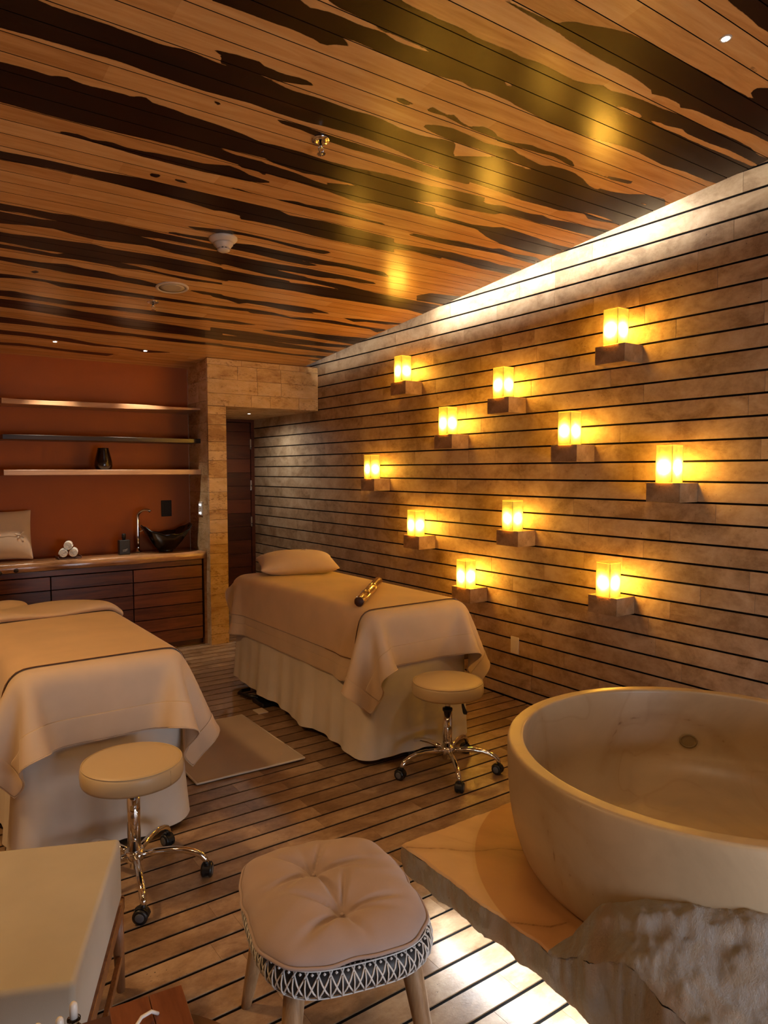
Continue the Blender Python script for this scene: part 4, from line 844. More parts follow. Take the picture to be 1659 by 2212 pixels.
def rolling_stool(x, y, zt, R, a0, label, spins, lever_a, tall=True):
    t = thing('rolling_stool', label, 'stool', (x, y, 0), 0, 'rolling stools with round cream seats')
    m = MB(); h = 0.073; m.lathe([(0.0005, zt), (R * .55, zt - .001), (R * .9, zt - .005), (R * .97, zt - .010), (R, zt - .020), (R * 1.008, zt - h * .55), (R, zt - h + .010), (R * .975, zt - h), (0.0005, zt - h)], 64); m.build('seat', VINYL_M, parent=t)
    m = MB(); rr_ = [(R * .974 * math.cos(a), R * .974 * math.sin(a), zt - .0095) for a in [2 * PI * k / 64 for k in range(64)]]; m.tube(rr_, 0.0022, 6, False, True)
    m.tube([((R * 1.004) * math.cos(-1.05), (R * 1.004) * math.sin(-1.05), z) for z in (zt - .016, zt - .035, zt - h + .006)], 0.0012, 5); m.build('piping', VINYL_M, parent=t)
    m = MB(); m.lathe([(R * .8, zt - h), (R * .8, zt - h - .006), (0.05, zt - h - .008), (0.04, zt - h - .02), (0.018, zt - h - .022)], 32); m.build('seat_plate', BLACK, parent=t)
    zc = zt - h - (0.085 if tall else 0.012)
    m = MB(); m.lathe([(0.0135, zc - .01), (0.0135, zt - h)], 24); m.build('piston', CHROME, parent=t)
    m = MB(); m.lathe([(0.0235, 0.115), (0.0235, zc)], 32); m.build('gas_cylinder', CHROME, parent=t)
    m = MB(); m.lathe([(0.024, zc - .004), (0.025, zc), (0.025, zc + .010), (0.014, zc + .012)], 28); m.build('collar', BLACK, parent=t)
    m = MB(); m.lathe([(0.015, 0.062), (0.018, 0.06), (0.018, 0.085), (0.033, 0.09), (0.036, 0.105), (0.033, 0.125), (0.025, 0.128)], 32); m.build('hub', CHROME, parent=t)
    for k in range(5):
        a = a0 + 2 * PI * k / 5; dx, dy = math.cos(a), math.sin(a)
        prof = [(0.03, 0.107), (0.08, 0.113), (0.13, 0.116), (0.175, 0.112), (0.21, 0.102), (0.238, 0.088), (0.252, 0.072), (0.257, 0.060)]
        m = MB(); m.tube([(r * dx, r * dy, z) for r, z in prof], [0.0125, 0.0125, 0.0125, 0.0125, 0.0125, 0.0122, 0.0115, 0.0105], 14); lg = m.build('leg', CHROME, parent=t)
        caster(lg, (0.257 * dx, 0.257 * dy, 0), spins[k])
    if lever_a is not None:
        dx, dy = math.cos(lever_a), math.sin(lever_a)
        m = MB(); m.tube([(0.03 * dx, 0.03 * dy, zt - h - .014), (0.06 * dx, 0.06 * dy, zt - h - .02), (0.075 * dx, 0.075 * dy, zt - h - .055)], 0.003, 8)
        m.tube([(0.075 * dx, 0.075 * dy, zt - h - .052), (0.079 * dx, 0.079 * dy, zt - h - .07), (0.088 * dx, 0.088 * dy, zt - h - .10), (0.089 * dx, 0.089 * dy, zt - h - .108)], [0.006, 0.010, 0.0145, 0.012], 12, squash=0.6)
        m.build('lever', BLACK, parent=t)
rolling_stool(2.285, 2.685, 0.468, 0.178, math.radians(26), 'cream rolling stool in front of the right massage table, beside the tub', (1.2, 2.6, 0.4, -1.0, 0.3), math.radians(-32))
rolling_stool(0.715, 2.60, 0.468, 0.178, math.radians(44), 'cream rolling stool in front of the left massage table', (0.3, 1.2, 2.2, 1.0, -0.6), None, False)

# ---- the stone tub on its slab
TC = (2.155, 1.23)
t = thing('stone_bathtub', 'large round veined limestone bathtub on a stone slab', 'bathtub', (TC[0], TC[1], 0.2225))
zb = 0.2225
tub_prof = [(0.0005, 0.0), (0.545, 0.0), (0.575, 0.012), (0.600, 0.05), (0.622, 0.12), (0.637, 0.21), (0.643, 0.30), (0.645, 0.37), (0.6445, 0.386), (0.643, 0.391), (0.640, 0.395), (0.635, 0.3975), (0.630, 0.398), (0.603, 0.398), (0.598, 0.3975), (0.594, 0.395), (0.592, 0.391), (0.5915, 0.386), (0.590, 0.37), (0.584, 0.30), (0.572, 0.22), (0.548, 0.15), (0.49, 0.098), (0.40, 0.066), (0.28, 0.05), (0.0005, 0.044)]
def smooth_profile(p, step=0.014):
    out = []
    for i in range(len(p) - 1):
        p0, p1, p2, p3 = (Vector(p[max(i - 1, 0)]), Vector(p[i]), Vector(p[i + 1]), Vector(p[min(i + 2, len(p) - 1)])); n_ = max(1, int((p2 - p1).length / step))
        for k in range(n_):
            f = k / n_; out.append(tuple(0.5 * (2 * p1 + (p2 - p0) * f * 1.0 + (2 * p0 - 5 * p1 + 4 * p2 - p3) * f * f + (3 * p1 - p0 - 3 * p2 + p3) * f ** 3)) if 0.02 < (p2 - p1).length < 0.2 and i > 1 and i < len(p) - 2 else tuple(p1.lerp(p2, f)))
    out.append(p[-1]); return out
m = MB(); m.lathe(smooth_profile(tub_prof), 200); basin = m.build('basin', TUB_M, parent=t)
vein_attr(basin, [
    [(-0.079, 0.392, 0.139), (0.108, 0.502, 0.123), (0.179, 0.525, 0.169), (0.214, 0.53, 0.22), (0.249, 0.524, 0.271), (0.319, 0.488, 0.29), (0.392, 0.432, 0.297), (0.452, 0.367, 0.288), (0.497, 0.295, 0.258), (0.516, 0.247, 0.222), (0.525, 0.177, 0.169), (0.505, 0.061, 0.116)],
    [(-0.18, 0.60, 0.398), (-0.175, 0.563, 0.385), (-0.155, 0.567, 0.343), (-0.145, 0.561, 0.272), (-0.149, 0.547, 0.206), (-0.161, 0.529, 0.166)],
    [(0.179, 0.525, 0.169), (0.263, 0.488, 0.169), (0.352, 0.423, 0.156), (0.429, 0.33, 0.144), (0.475, 0.222, 0.129), (0.499, 0.126, 0.12)],
    [(-0.627, 0.141, 0.291), (-0.628, 0.123, 0.261), (-0.629, 0.105, 0.214), (-0.621, 0.089, 0.151), (-0.607, 0.067, 0.083), (-0.57, 0.08, 0.01)],
    [(-0.631, 0.064, 0.193), (-0.628, 0.034, 0.16), (-0.627, 0.01, 0.151)]])
# overflow hole: darker disc on the inner wall, its shade put into the colour
a = math.radians(38); r_in = 0.592
def inner(p_a, z):
    rr_ = 0.5665; return Vector((rr_ * math.cos(p_a), rr_ * math.sin(p_a), z))
m = MB(); c0 = inner(a, 0.205) ; nrm = Vector((-math.cos(a), -math.sin(a), 0.12)).normalized(); tx = Vector((-math.sin(a), math.cos(a), 0)); tz = nrm.cross(tx)
ring = []; 
for k in range(28):
    q = 2 * PI * k / 28; ring.append(c0 + tx * 0.030 * math.cos(q) + tz * 0.024 * math.sin(q) + nrm * 0.004)
m.tube(ring, 0.0035, 8, False, True); m.add(ring, [tuple(range(28))]); m.build('overflow_hole', plain('hole_shade_stone', (0.26, 0.19, 0.09), 0.6), parent=t)

from mathutils import noise as mn
def fr(x, y, z, s, oc=5): return mn.fractal(Vector((x * s, y * s, z * s)), 0.75, 2.1, oc)
def slab_outline(th):
    """distance from the tub centre to the rim of the stone slab in direction th"""
    c_, s_ = math.cos(th), math.sin(th); r = 9.0
    for (nx_, ny_, d_) in ((-1, 0, TC[0] - 1.425), (0, 1, 1.925 - TC[1]), (1, 0, 0.95), (0, -1, 0.78), (-0.80, -0.60, 0.97)):
        k = nx_ * c_ + ny_ * s_
        if k > 1e-3: r = min(r, d_ / k)
    return r + 0.010 * fr(r * c_, r * s_, 0.3, 9, 6)
def rough(x, y, s=1.0): return s * (0.5 * math.sin(x * 31 + 3 * math.sin(y * 23)) + 0.3 * math.sin(y * 47 + 2 * math.sin(x * 39)) + 0.2 * math.sin(x * 83 + y * 71))
def slab_z(x, y):
    dx, dy = x - TC[0], y - TC[1]; r = math.hypot(dx, dy); th = math.atan2(dy, dx) % (2 * PI)
    z = 0.2205
    # the rough boulder left standing in front of the tub
    def sm(e0, e1, v): u = min(1, max(0, (v - e0) / (e1 - e0))); return u * u * (3 - 2 * u)
    w = sm(math.radians(176), math.radians(186), th) * (1 - sm(math.radians(300), math.radians(330), th))
    if w > 0:
        d = r - 0.625 + 0.012 * fr(x, y, 1, 6, 4)
        top = float(np.interp(math.degrees(th), (176, 180, 182, 186, 190, 197, 207, 217, 225, 300), (0.24, 0.285, 0.32, 0.355, 0.38, 0.425, 0.45, 0.462, 0.462, 0.40)))
        zr = top - 0.012 * sm(0.02, 0.06, d) - 0.95 * max(0, d - 0.055) - 0.02 * sm(0.055, 0.075, d)
        zr = max(zr, 0.13)
        zr += (0.016 * fr(x, y, 0, 8, 6) + 0.006 * fr(x, y, 3, 30, 4)) * sm(0.0, 0.03, d)
        z = z * (1 - w) + zr * w
    return z, w
t = thing('stone_slab', 'raw edged limestone slab with a rough boulder front under the tub', 'stone slab', (TC[0], TC[1], 0))
NT = 720; NR = 60; rows = []; side = []
for i in range(NT):
    th = 2 * PI * i / NT; Ro = slab_outline(th); c_ = []
    for k in range(NR + 1):
        r = 0.50 + (Ro - 0.50) * (k / NR) ** 0.9; x, y = TC[0] + r * math.cos(th), TC[1] + r * math.sin(th); z, w_ = slab_z(x, y)
        if k == NR: z -= 0.006
        c_.append((x - TC[0], y - TC[1], z))
    rows.append(c_)
    ex, ey, ez = c_[-1]; s_ = []; zb_ = 0.116 + 0.008 * fr(Ro * math.cos(th), Ro * math.sin(th), 5, 8, 6)
    w_ = slab_z(ex + TC[0], ey + TC[1])[1]; zb_ = zb_ * (1 - w_) + 0.09 * w_
    for k in range(13):
        f = k / 12; o_ = 0.007 * fr(ex, ey, f * 0.10, 11, 6) + 0.005 * math.sin(f * PI) - 0.014 * f * f
        q = 1 + o_ / Ro; s_.append((ex * q, ey * q, ez + (zb_ - ez) * f))
    side.append(s_)
# top: smooth part and boulder part are different finishes of the same stone
m = MB(); m.grid(rows, closed_u=True)
for fi, f in enumerate(m.f):
    cx_ = sum(m.v[i][0] for i in f) / 4 + TC[0]; cy_ = sum(m.v[i][1] for i in f) / 4 + TC[1]
    if slab_z(cx_, cy_)[1] > 0.10: m.m[fi] = 1
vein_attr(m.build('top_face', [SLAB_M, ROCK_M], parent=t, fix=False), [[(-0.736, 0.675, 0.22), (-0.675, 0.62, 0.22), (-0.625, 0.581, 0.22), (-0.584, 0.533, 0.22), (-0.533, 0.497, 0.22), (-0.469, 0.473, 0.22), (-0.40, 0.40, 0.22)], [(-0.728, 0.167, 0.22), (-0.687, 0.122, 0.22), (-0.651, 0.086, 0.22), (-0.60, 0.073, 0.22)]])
m = MB(); m.grid(side, closed_u=True); m.add([s_[-1] for s_ in side], [tuple(range(NT))[::-1]]); m.build('raw_edge', ROCK_M, parent=t, fix=False)
m = MB(); m.lathe([(0.0005, 0.0), (0.50, 0.0), (0.50, 0.13), (0.0005, 0.13)], 48); m.build('plinth', ROCK_M, parent=t)
UL = [(1.495, 0.62), (1.495, 1.86)]
m = MB(); m.box(1.488 - TC[0], 1.500 - TC[0], 0.72 - TC[1], 1.80 - TC[1], 0.096, 0.104); m.build('light_strip', emit('slab_led', (0.90, 0.96, 1.0), UNDER), parent=t)
m = MB(); m.box(1.476 - TC[0], 1.512 - TC[0], 0.70 - TC[1], 1.82 - TC[1], 0.104, 0.118); m.build('strip_channel', CHROME, parent=t)

# ---- woven stool with mauve cushion
WS = (0.915, 1.525); WR = math.radians(-15)
t = thing('woven_stool', 'low stool with black and white woven rim and splayed wooden legs', 'stool', (WS[0], WS[1], 0), WR)
def rsq(a, hx, hy, n=3.4):
    c_, s_ = math.cos(a), math.sin(a); k = (abs(c_ / hx) ** n + abs(s_ / hy) ** n) ** (-1 / n); return Vector((k * c_, k * s_, 0)), Vector((c_, s_, 0))
HX, HY = 0.203, 0.243
def band(a, f, o=0.0):
    """f 0 at the top inside, 1 at the bottom"""
    q = -0.45 * PI + f * 1.12 * PI; p, d = rsq(a, HX, HY); out = 0.026 * math.cos(q * 0.62 - 0.1); 
    ang = PI / 2 - f * PI * 1.02; rr_ = 0.027 + o
    return p + d * (rr_ * math.cos(ang) - 0.012) + Vector((0, 0, 0.372 + rr_ * 1.15 * math.sin(ang)))
m = MB(); m.grid([[band(2 * PI * i / 120, k / 10) for k in range(11)] for i in range(120)], closed_u=True); m.build('seat_rim', WEAVE_B, parent=t, solid=0.004)
m = MB(); n = 62
for i in range(n):
    a = 2 * PI * i / n; da = 2 * PI / n
    m.tube([band(a + da * (f - 0.5) * 1.5, 0.10 + 0.78 * f, 0.003) for f in (0, .2, .4, .6, .8, 1)], 0.0021, 6)
    m.tube([band(a - da * (f - 0.5) * 1.5, 0.10 + 0.78 * f, 0.003) for f in (0, .2, .4, .6, .8, 1)], 0.0021, 6)
    m.tube([band(a + da * .5, 0.30 + 0.62 * f, 0.0055) for f in (0, .25, .5, .75, 1)], 0.0019, 6)
    m.lathe([(0.0005, -0.004), (0.004, 0), (0.0005, 0.004)], 8, c=band(a, 0.22, 0.004))
for f in (0.80, 0.16): m.tube([band(2 * PI * i / 120, f, 0.005) for i in range(120)], 0.0019, 6, False, True)
m.build('lacing', WEAVE_W, parent=t)
m = MB(); m.grid([[Vector((rsq(2 * PI * i / 96, HX - .02, HY - .02)[0] * k / 6)) + Vector((0, 0, 0.398)) for k in range(7)] for i in range(96)], closed_u=True); m.build('seat', WEAVE_B, parent=t, solid=0.006)
for sx in (-1, 1):
    for sy in (-1, 1):
        top = Vector((sx * 0.135, sy * 0.165, 0.375)); ft = Vector((sx * 0.190, sy * 0.235, 0.0)); pts = [top.lerp(ft, k / 6) for k in range(7)]
        m = MB(); m.tube(pts, [0.024, 0.025, 0.024, 0.022, 0.020, 0.0175, 0.014], 18); m.build('leg', LEG_WOOD, parent=t)
for (a_, b_) in (((-1, -1), (1, 1)), ((-1, 1), (1, -1))):
    m = MB(); m.tube([Vector((a_[0] * .15, a_[1] * .18, 0.30)), Vector((0, 0, 0.29)), Vector((b_[0] * .15, b_[1] * .18, 0.30))], 0.011, 10); m.build('stretcher', LEG_WOOD, parent=t)
t = thing('seat_cushion', 'tufted mauve cushion on the woven stool', 'cushion', (WS[0] - 0.018, WS[1] - 0.012, 0.424), WR)
tufts = [(-0.022, 0.075), (0.000, -0.110)]
def puff(x, y):
    z = 0
    for (tx_, ty_) in tufts:
        dx, dy = x - tx_, y - ty_; r = math.hypot(dx, dy); a_ = math.atan2(dy, dx)
        z -= 0.050 * math.exp(-(r / 0.040) ** 1.0)
        cr = max(0, math.cos(a_ * 5 + (0.8 if ty_ > 0 else 0.2))) ** 14 + 0.5 * max(0, math.cos(a_ * 3 + 1.1)) ** 20
        z -= 0.017 * cr * math.exp(-((r - 0.045) / 0.08) ** 2)
    return z
rows, low = [], []
NA_ = 110; NRR = 40
for i in range(NA_):
    a_ = 2 * PI * i / NA_; e_, d_ = rsq(a_, 0.211, 0.248, 3.6); c_, c2 = [], []
    wob = 1 + 0.012 * math.sin(a_ * 9) + 0.008 * math.sin(a_ * 17 + 1)
    for k in range(NRR + 1):
        f = k / NRR; p = e_ * f * wob; hgt = 0.056 * (1 - f ** 3.4) ** 0.62 + 0.006
        hgt += puff(p.x, p.y) * (1 - f ** 8) + 0.004 * math.sin(a_ * 13 + 2) * f ** 4 * (1 - f ** 6)
        c_.append((p.x, p.y, max(hgt, 0.006))); c2.append((p.x, p.y, 0.006 - 0.028 * (1 - f ** 5) ** 0.8))
    rows.append(c_); low.append(c2)
m = MB(); m.grid(rows, closed_u=True); m.grid([r_[::-1] for r_ in low], closed_u=True); m.build('pad', MAUVE_M, parent=t, sub=1)
m = MB(); m.tube([(r_[-1][0] * 1.004, r_[-1][1] * 1.004, 0.004) for r_ in rows], 0.0042, 8, False, True); m.build('piping', MAUVE_M, parent=t)
for tx_, ty_ in tufts:
    m = MB(); m.lathe([(0.0005, 0.003), (0.004, 0.002), (0.006, -0.001)], 12, c=(tx_, ty_, 0.0225)); m.build('tuft', MAUVE_M, parent=t)

# ---- upholstered ottoman at the lower left
OC = Vector((0.533, 2.075, 0)); u_ = Vector((0.40, 0.917, 0)).normalized(); ang = math.atan2(u_.y, u_.x) - PI / 2
t = thing('ottoman', 'square pale grey upholstered footstool with wooden frame, at the lower left', 'footstool', OC, ang)
W_, D_ = 0.62, 0.60
m = MB(); m.box(-W_, 0, -D_, 0, 0.275, 0.452); m.build('cushion', OTTO_M, parent=t, bevel=0.014, seg=4)
m = MB(); zz = 0.448; q = 0.014
m.tube([(-q, -D_ + q, zz), (-q, -q, zz), (-W_ + q, -q, zz)], 0.0025, 6); m.tube([(-q, -D_ + q, zz), (-W_ + q, -D_ + q, zz)], 0.0025, 6); m.build('seam', OTTO_M, parent=t)
m = MB(); m.box(-W_ + .01, 0.006, -D_ - .004, -D_ + .016, 0.238, 0.276); m.box(-W_ + .01, 0.006, -.016, .004, 0.238, 0.276); m.box(-0.014, 0.006, -D_, 0, 0.238, 0.276); m.box(-W_, -W_ + .02, -D_, 0, 0.238, 0.276)
m.build('frame', FRAME_WOOD, parent=t, bevel=0.003)
for sx in (-W_ + .02, -.012):
    for sy in (-D_ + .04, -.03):
        m = MB(); m.tube([(sx, sy, 0.28), (sx + .004, sy + (0.02 if sy > -.2 else -.02), 0.0)], [0.020, 0.012], 12); m.build('leg', FRAME_WOOD, parent=t)
m = MB(); m.box(-0.012, 0.002, -D_ + .05, -.04, 0.10, 0.122); m.build('rail', FRAME_WOOD, parent=t, bevel=0.002)

# ---- side table corner at the very bottom with box and vials
t = thing('side_table', 'dark brown round side table, only its edge in view at the bottom left', 'table', (0.235, 1.075, 0))
TR = 0.270
m = MB(); m.lathe([(0.0005, 0.500), (TR - .004, 0.500), (TR, 0.496), (TR, 0.480), (TR - .006, 0.476), (0.0005, 0.476)], 72); m.build('table_top', TABLE_WOOD, parent=t)
m = MB(); m.lathe([(0.13, 0.0), (0.13, 0.012), (0.03, 0.03), (0.022, 0.06), (0.022, 0.45), (0.05, 0.476)], 32); m.build('pedestal', TABLE_WOOD, parent=t)
t = thing('wooden_box', 'red brown wooden box with a rope handle on the round side table', 'box', (0.359, 1.227, 0.5005), math.radians(-8))
m = MB(); m.box(-0.062, 0.062, -0.085, 0.050, 0.0, 0.040); m.build('body', TRAY_WOOD, parent=t, bevel=0.003)
m = MB(); m.box(-0.064, 0.004, -0.087, 0.052, 0.040, 0.046); m.box(0.005, 0.064, -0.087, 0.052, 0.040, 0.046); m.build('lid', TRAY_WOOD, parent=t, bevel=0.0015)
m = MB(); m.tube([(-0.04, -0.050, 0.046), (-0.034, -0.035, 0.056), (-0.018, -0.018, 0.061), (0.000, -0.008, 0.058), (0.012, -0.004, 0.047)], 0.0032, 8); m.build('rope_handle', WEAVE_W, parent=t)
GLASS, nt_, b_ = new_mat('clear_glass'); b_.inputs['Transmission Weight'].default_value = 1.0; b_.inputs['Roughness'].default_value = 0.02; b_.inputs['Base Color'].default_value = (0.95, 0.93, 0.9, 1)
def vial():
    t = thing('stoppered_vial', '', 'bottle', group=None)
    m = MB(); m.lathe([(0.0005, 0.0), (0.014, 0.0), (0.015, 0.004), (0.015, 0.030), (0.008, 0.040), (0.008, 0.046), (0.0115, 0.0475), (0.0115, 0.0505), (0.008, 0.052)], 24); m.build('glass', GLASS, parent=t)
    m = MB(); m.lathe([(0.0068, 0.047), (0.0068, 0.070), (0.0062, 0.076), (0.004, 0.0795), (0.0005, 0.081)], 20); m.build('stopper', WHITE_PL, parent=t)
    return t
v0 = vial()
for i, (vx, vy, lab) in enumerate(((0.245, 1.292, 'small glass vial with white stopper, rightmost of three on the side table'), (0.218, 1.268, 'small glass vial with white stopper, middle of three on the side table'), (0.185, 1.274, 'small glass vial with white stopper, leftmost of three on the side table'))):
    a = v0 if i == 0 else copy_tree(v0); a.location = (vx, vy, 0.5005); tag(a, lab, 'bottle', 'stoppered vials on the side table')

# ---- cabinet with wood counter, shelves
t = thing('cabinet', 'long low cabinet of dark horizontal wooden boards against the terracotta wall', 'cabinet', (1.4, 6.1, 0))
def cb(m, x0, x1, y0, y1, z0, z1, tn=0.5): m.box(x0 - 1.4, x1 - 1.4, y0 - 6.1, y1 - 6.1, z0, z1, tn)
m = MB(); cb(m, -0.2, 2.275, 5.965, 6.315, 0.05, 0.748); m.build('carcass', GAP_M, parent=t)
m = MB(); cb(m, -0.2, 2.262, 5.94, 5.966, 0.702, 0.745, 0.45); m.build('top_rail', DARK_WOOD, parent=t, bevel=0.001, seg=1)
zs = [0.698, 0.592, 0.486, 0.374, 0.268, 0.162, 0.052]; cr = random.Random(21)
for (x0, x1) in ((-0.18, 0.412), (0.418, 1.046), (1.054, 1.668), (1.676, 2.258)):
    m = MB()
    for a, b in zip(zs[:-1], zs[1:]): cb(m, x0, x1, 5.93, 5.964, b + .003, a - .003, min(1, max(0, cr.gauss(0.42 + (0.22 if x0 > 1.6 else 0), 0.25))))
    m.build('door', DARK_WOOD, parent=t, bevel=0.0015, seg=1)
m = MB(); cb(m, 2.280, 2.2995, 5.935, 6.31, 0.0, 0.747, 0.7); m.build('end_panel', SHELF_M, parent=t)
m = MB(); cb(m, -0.2, 2.275, 5.99, 6.30, 0.0, 0.052, 0.3); m.build('plinth', DARK_WOOD, parent=t)
t = thing('countertop', 'thick glossy wooden slab counter with a live edge and knots on the cabinet', 'countertop', (1.4, 6.1, 0.78))
fr = []; NX = 90
for i in range(NX + 1):
    x = -0.2 + 2.498 * i / NX; e = 5.905 + 0.006 * math.sin(x * 7) + 0.004 * math.sin(x * 17 + 1) + 0.012 * max(0, math.sin((x - 1.85) * 4)) ** 2 * (1 if x > 1.7 else 0); fr.append((x, e))
m = MB(); rows = []
for (x, e) in fr: rows.append([(x - 1.4, e + .004 - 6.1, -0.030), (x - 1.4, e - 6.1, -0.020), (x - 1.4, e + 0.001 - 6.1, 0.010), (x - 1.4, e + 0.006 - 6.1, 0.030), (x - 1.4, e + 0.014 - 6.1, 0.0345), (x - 1.4, 6.318 - 6.1, 0.0345), (x - 1.4, 6.318 - 6.1, -0.030), (x - 1.4, e + .004 - 6.1, -0.030)])
m.grid(rows); m.add([p for p in rows[0][:-1]], [tuple(range(7))]); m.add([p for p in rows[-1][:-1]], [tuple(range(7))[::-1]]); m.build('slab', COUNTER_M, parent=t)
KNOT = plain('dark_knot', (0.02, 0.009, 0.006), 0.5)
for kx, kz, ks in ((0.81, -0.012, 1.0), (0.70, -0.022, 1.1), (0.40, 0.0, 0.8)):
    m = MB(); m.lathe([(0.0005, -0.004), (0.012, -0.003), (0.017, 0.002), (0.014, 0.010)], 12, mt=Matrix.Translation((kx - 1.4, 5.902 - 6.1, kz)) @ Matrix.Rotation(-PI / 2, 4, 'X') @ Matrix.Scale(ks, 4)); m.build('knot', KNOT, parent=t)
def shelf(z0, z1, mt, label, yf, live=0):
    t = thing('wall_shelf', label, 'shelf', (1.5, 6.17, (z0 + z1) / 2), 0, 'wooden wall shelves in the niche'); h = (z1 - z0) / 2; rows = []
    for i in range(61):
        x = 0.765 + (2.299 - 0.765) * i / 60; f = i / 60
        e = yf + live * (0.010 * math.sin(f * 5) + 0.004 * math.sin(f * 19)); top = h - live * 0.006 * max(0, math.sin(f * 9)); cut = live * 0.055 * max(0, (f - 0.62) / 0.38) ** 1.2; bt = -h + live * 0.018 * max(0, (f - 0.6) / 0.4)
        rows.append([(x - 1.5, e + cut + 0.002 - 6.17, bt), (x - 1.5, e - 6.17, bt * 0.9 + 0.001), (x - 1.5, e - 6.17 + .001, top - .003), (x - 1.5, e - 6.17 + .004, top), (x - 1.5, 6.318 - 6.17, top), (x - 1.5, 6.318 - 6.17, -h), (x - 1.5, e + cut + 0.002 - 6.17, bt)])
    m = MB(); m.grid(rows)
    for f_ in m.sm: pass
    m.sm = [False] * len(m.sm); m.add(rows[0][:-1], [tuple(range(6))]); m.add(rows[-1][:-1], [tuple(range(6))[::-1]]); m.build('board', mt, parent=t); return t
shelf(2.017, 2.058, SHELF_M, 'topmost pale wooden shelf with an uneven live edge on the terracotta wall', 6.02, 1)
shelf(1.750, 1.787, SHELF_DARK, 'black brown wooden shelf, middle one of three on the terracotta wall', 6.02)
shelf(1.478, 1.520, SHELF_M, 'lowest pale wooden shelf, the one holding the dark vase', 6.02)
VASE_M = plain('dark_glazed_ceramic', (0.014, 0.005, 0.003), 0.22, 0, 30, 0.5, 0.2)
t = thing('vase', 'dark brown glazed vase narrowing to the top on the lowest wall shelf', 'vase', (1.512, 6.14, 1.5205))
m = MB(); m.lathe([(0.0005, 0.0), (0.052, 0.0), (0.064, 0.010), (0.070, 0.035), (0.068, 0.065), (0.060, 0.100), (0.050, 0.140), (0.043, 0.172), (0.043, 0.178), (0.038, 0.178), (0.038, 0.165), (0.050, 0.10), (0.0005, 0.02)], 36); m.build('body', VASE_M, parent=t)

CZ = 0.8150
# rolled towels on a small tray
t = thing('small_tray', 'small dark wooden tray under the rolled towels on the counter', 'tray', (1.215, 6.085, CZ))
m = MB(); m.box(-0.085, 0.085, -0.055, 0.085, 0.0, 0.010); m.build('base', TABLE_WOOD, parent=t, bevel=0.004)
m = MB(); m.box(-0.089, -0.083, -0.055, 0.085, 0.004, 0.020); m.box(0.083, 0.089, -0.055, 0.085, 0.004, 0.020); m.build('rim', TABLE_WOOD, parent=t, bevel=0.002)
def towel_roll():
    t = thing('rolled_towel', '', 'towel'); R0 = 0.033; rows = []; m = MB(); n = 150
    for i in range(n + 1):
        f = i / n; a = 2 * PI * 3.6 * f; r = 0.004 + (R0 - 0.004) * f; c_ = []
        for j in range(9):
            y = -0.065 + 0.13 * j / 8; e = 1 - 0.03 * (abs(j - 4) / 4) ** 3; c_.append((r * math.cos(a) * e, y + 0.0012 * math.sin(a * 3), r * math.sin(a) * e))
        rows.append(c_)
    m.grid(rows); m.build('roll', TOWEL_M, parent=t, solid=0.0055, fix=False)
    m = MB(); m.lathe([(0.0005, -0.060), (R0 * .93, -0.060), (R0 * .93, 0.060), (0.0005, 0.060)], 24, mt=Matrix.Rotation(PI / 2, 4, 'X')); m.build('core', TOWEL_M, parent=t)
    return t
r0 = towel_roll()
for i, (dx, dz, lab) in enumerate(((-0.035, 0.047, 'rolled white face towel, lower left of the three on the counter tray'), (0.037, 0.047, 'rolled white face towel, lower right of the three on the counter tray'), (0.001, 0.107, 'rolled white face towel, on top of the two others on the counter tray'))):
    a = r0 if i == 0 else copy_tree(r0); a.location = (1.213 + dx, 6.085, CZ + dz); a.rotation_euler = (0, (0.4, 2.2, 3.9)[i], math.radians(-14)); tag(a, lab, 'towel', 'rolled towels on the counter')
# soap bottle
t = thing('soap_bottle', 'small square black dispenser bottle on the counter left of the sink', 'bottle', (1.650, 6.10, CZ))
m = MB(); m.box(-0.044, 0.044, -0.030, 0.030, 0.0, 0.120); m.build('body', BLACK, parent=t, bevel=0.006, seg=3)
m = MB(); m.lathe([(0.013, 0.120), (0.013, 0.135), (0.016, 0.136), (0.016, 0.168), (0.012, 0.172), (0.0005, 0.172)], 20); m.build('cap', BLACK, parent=t)
m = MB()
pts = [(-0.018, 0.030), (-0.008, 0.034), (0.002, 0.032), (0.012, 0.038), (0.022, 0.040)]
m.tube([(x, -0.0305, z + .005) for x, z in pts], 0.0014, 5); m.tube([(x * .9 - .002, -0.0305, z - .006) for x, z in pts], 0.001, 5); m.build('emblem', plain('pale_print', (0.45, 0.40, 0.33), 0.5), parent=t)
# vessel sink shaped like a big curled leaf
SINK_M = plain('black_glazed_glass', (0.003, 0.003, 0.003), 0.14)
t = thing('vessel_sink', 'black glossy leaf shaped bowl sink standing on the counter', 'sink', (2.005, 6.105, CZ))
rows = []; NA2 = 80
for i in range(NA2):
    a = 2 * PI * i / NA2; c_ = []; ca, sa = math.cos(a), math.sin(a)
    rimz = 0.168 + 0.068 * max(0, ca) ** 2.4 + 0.068 * max(0, -ca) ** 3 + 0.004 * math.sin(a * 11) - 0.008 * abs(sa)
    rx = 0.225 if ca > 0 else 0.205; ry = 0.175
    for k in range(15):
        f = k / 14; rr_ = 0.24 + 0.76 * f ** 0.85; z = 0.012 + (rimz - 0.012) * f ** 1.12
        c_.append((rx * ca * rr_, ry * sa * rr_, z))
    rows.append(c_)
m = MB(); m.grid(rows, closed_u=True); m.add([r_[0] for r_ in rows], [tuple(range(NA2))]); m.build('bowl', SINK_M, parent=t, solid=0.009, fix=False)
m = MB(); m.lathe([(0.055, 0.0), (0.060, 0.010), (0.058, 0.026), (0.0005, 0.028)], 32); m.build('foot', SINK_M, parent=t)
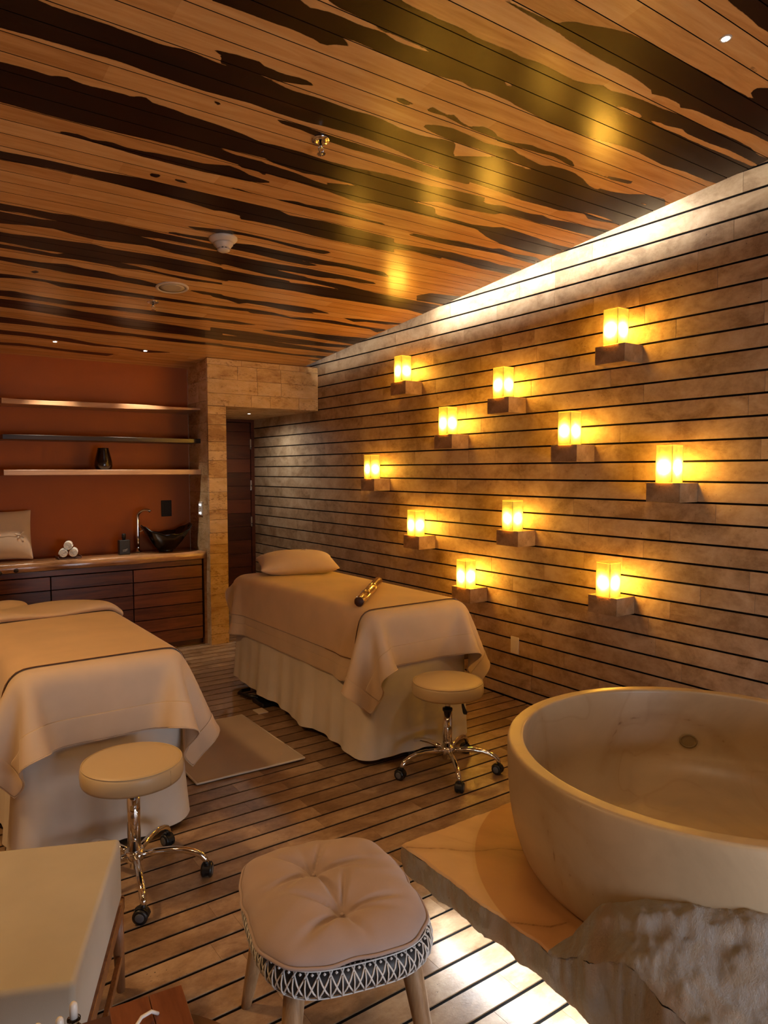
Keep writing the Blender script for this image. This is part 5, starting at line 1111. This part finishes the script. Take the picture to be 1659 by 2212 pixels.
# gooseneck faucet
t = thing('faucet', 'tall chrome gooseneck faucet behind the black bowl sink', 'faucet', (1.800, 6.215, CZ))
m = MB(); m.lathe([(0.0005, 0.0), (0.026, 0.0), (0.026, 0.006), (0.018, 0.010), (0.016, 0.03)], 28); m.build('base', CHROME, parent=t)
m = MB(); pts = [(0, 0, 0.02), (0, 0, 0.14), (0, 0, 0.25)] + [(0.055 - 0.055 * math.cos(q), -0.05 + 0.05 * math.cos(q), 0.30 + 0.062 * math.sin(q)) for q in [PI * k / 10 for k in range(0, 8)]]
m.tube(pts, [0.0135] * 3 + [0.0125] * 8, 16); m.build('spout', CHROME, parent=t)
m = MB(); m.tube([(0.0, 0.0, 0.17), (0.045, -0.01, 0.185), (0.068, -0.02, 0.215)], 0.0055, 10); m.build('handle', CHROME, parent=t)
# black socket plate on the red wall, light switch on the column
t = thing('socket_plate', 'black rectangular socket plate on the terracotta wall above the sink', 'socket', (2.085, YB, 1.176))
MATTE = plain('matte_black', (0.004, 0.003, 0.003), 0.75)
m = MB(); m.box(-0.046, 0.046, -0.008, 0, -0.072, 0.072); m.build('plate', MATTE, parent=t, bevel=0.003)
m = MB(); m.box(-0.022, 0.022, -0.010, -0.008, -0.040, 0.040); m.build('insert', MATTE, parent=t, bevel=0.001)
t = thing('switch_plate', 'white light switch plate with lit buttons on the side of the stone column', 'switch', (2.300, 6.045, 1.180))
m = MB(); m.box(-0.008, 0, -0.042, 0.042, -0.060, 0.060); m.build('plate', WHITE_PL, parent=t, bevel=0.002)
LIT = emit('button_light', (0.85, 0.88, 1.0), 4)
for bx in (-0.018, 0.012):
    for bz in (0.032, 0.008, -0.016, -0.040):
        m = MB(); s_ = 0.0075 if bx < 0 else 0.005; m.box(-0.0105, -0.008, bx - s_, bx + s_, bz - s_, bz + s_); m.build('button', LIT if (bz > 0.02 or bz < -0.03) else WHITE_PL, parent=t)
# square pillow leaning on the wall at the left end of the counter
t = thing('cushion', 'square beige cushion with tied bows leaning on the wall on the counter', 'cushion', (0.775, 6.185, CZ + 0.198)); t.rotation_euler = (math.radians(78), 0, math.radians(-3))
cushion(0.40, 0.405, 0.15).build('cover', PILLOW_M, parent=t, sub=1)
bow((0.10, -0.01, 0.070), 0.2, t, 1.1); bow((-0.06, -0.02, 0.075), 1.4, t, 1.1)
m = MB(); m.tube([(x * 0.01, -0.012 + 0.003 * math.sin(x * .7), 0.0775 * ((1 - (abs(x * 0.01) / 0.2) ** 2.6)) ** 0.55 + 0.0005) for x in range(-17, 18)], 0.0012, 5); m.build('opening_seam', PILLOW_M, parent=t)
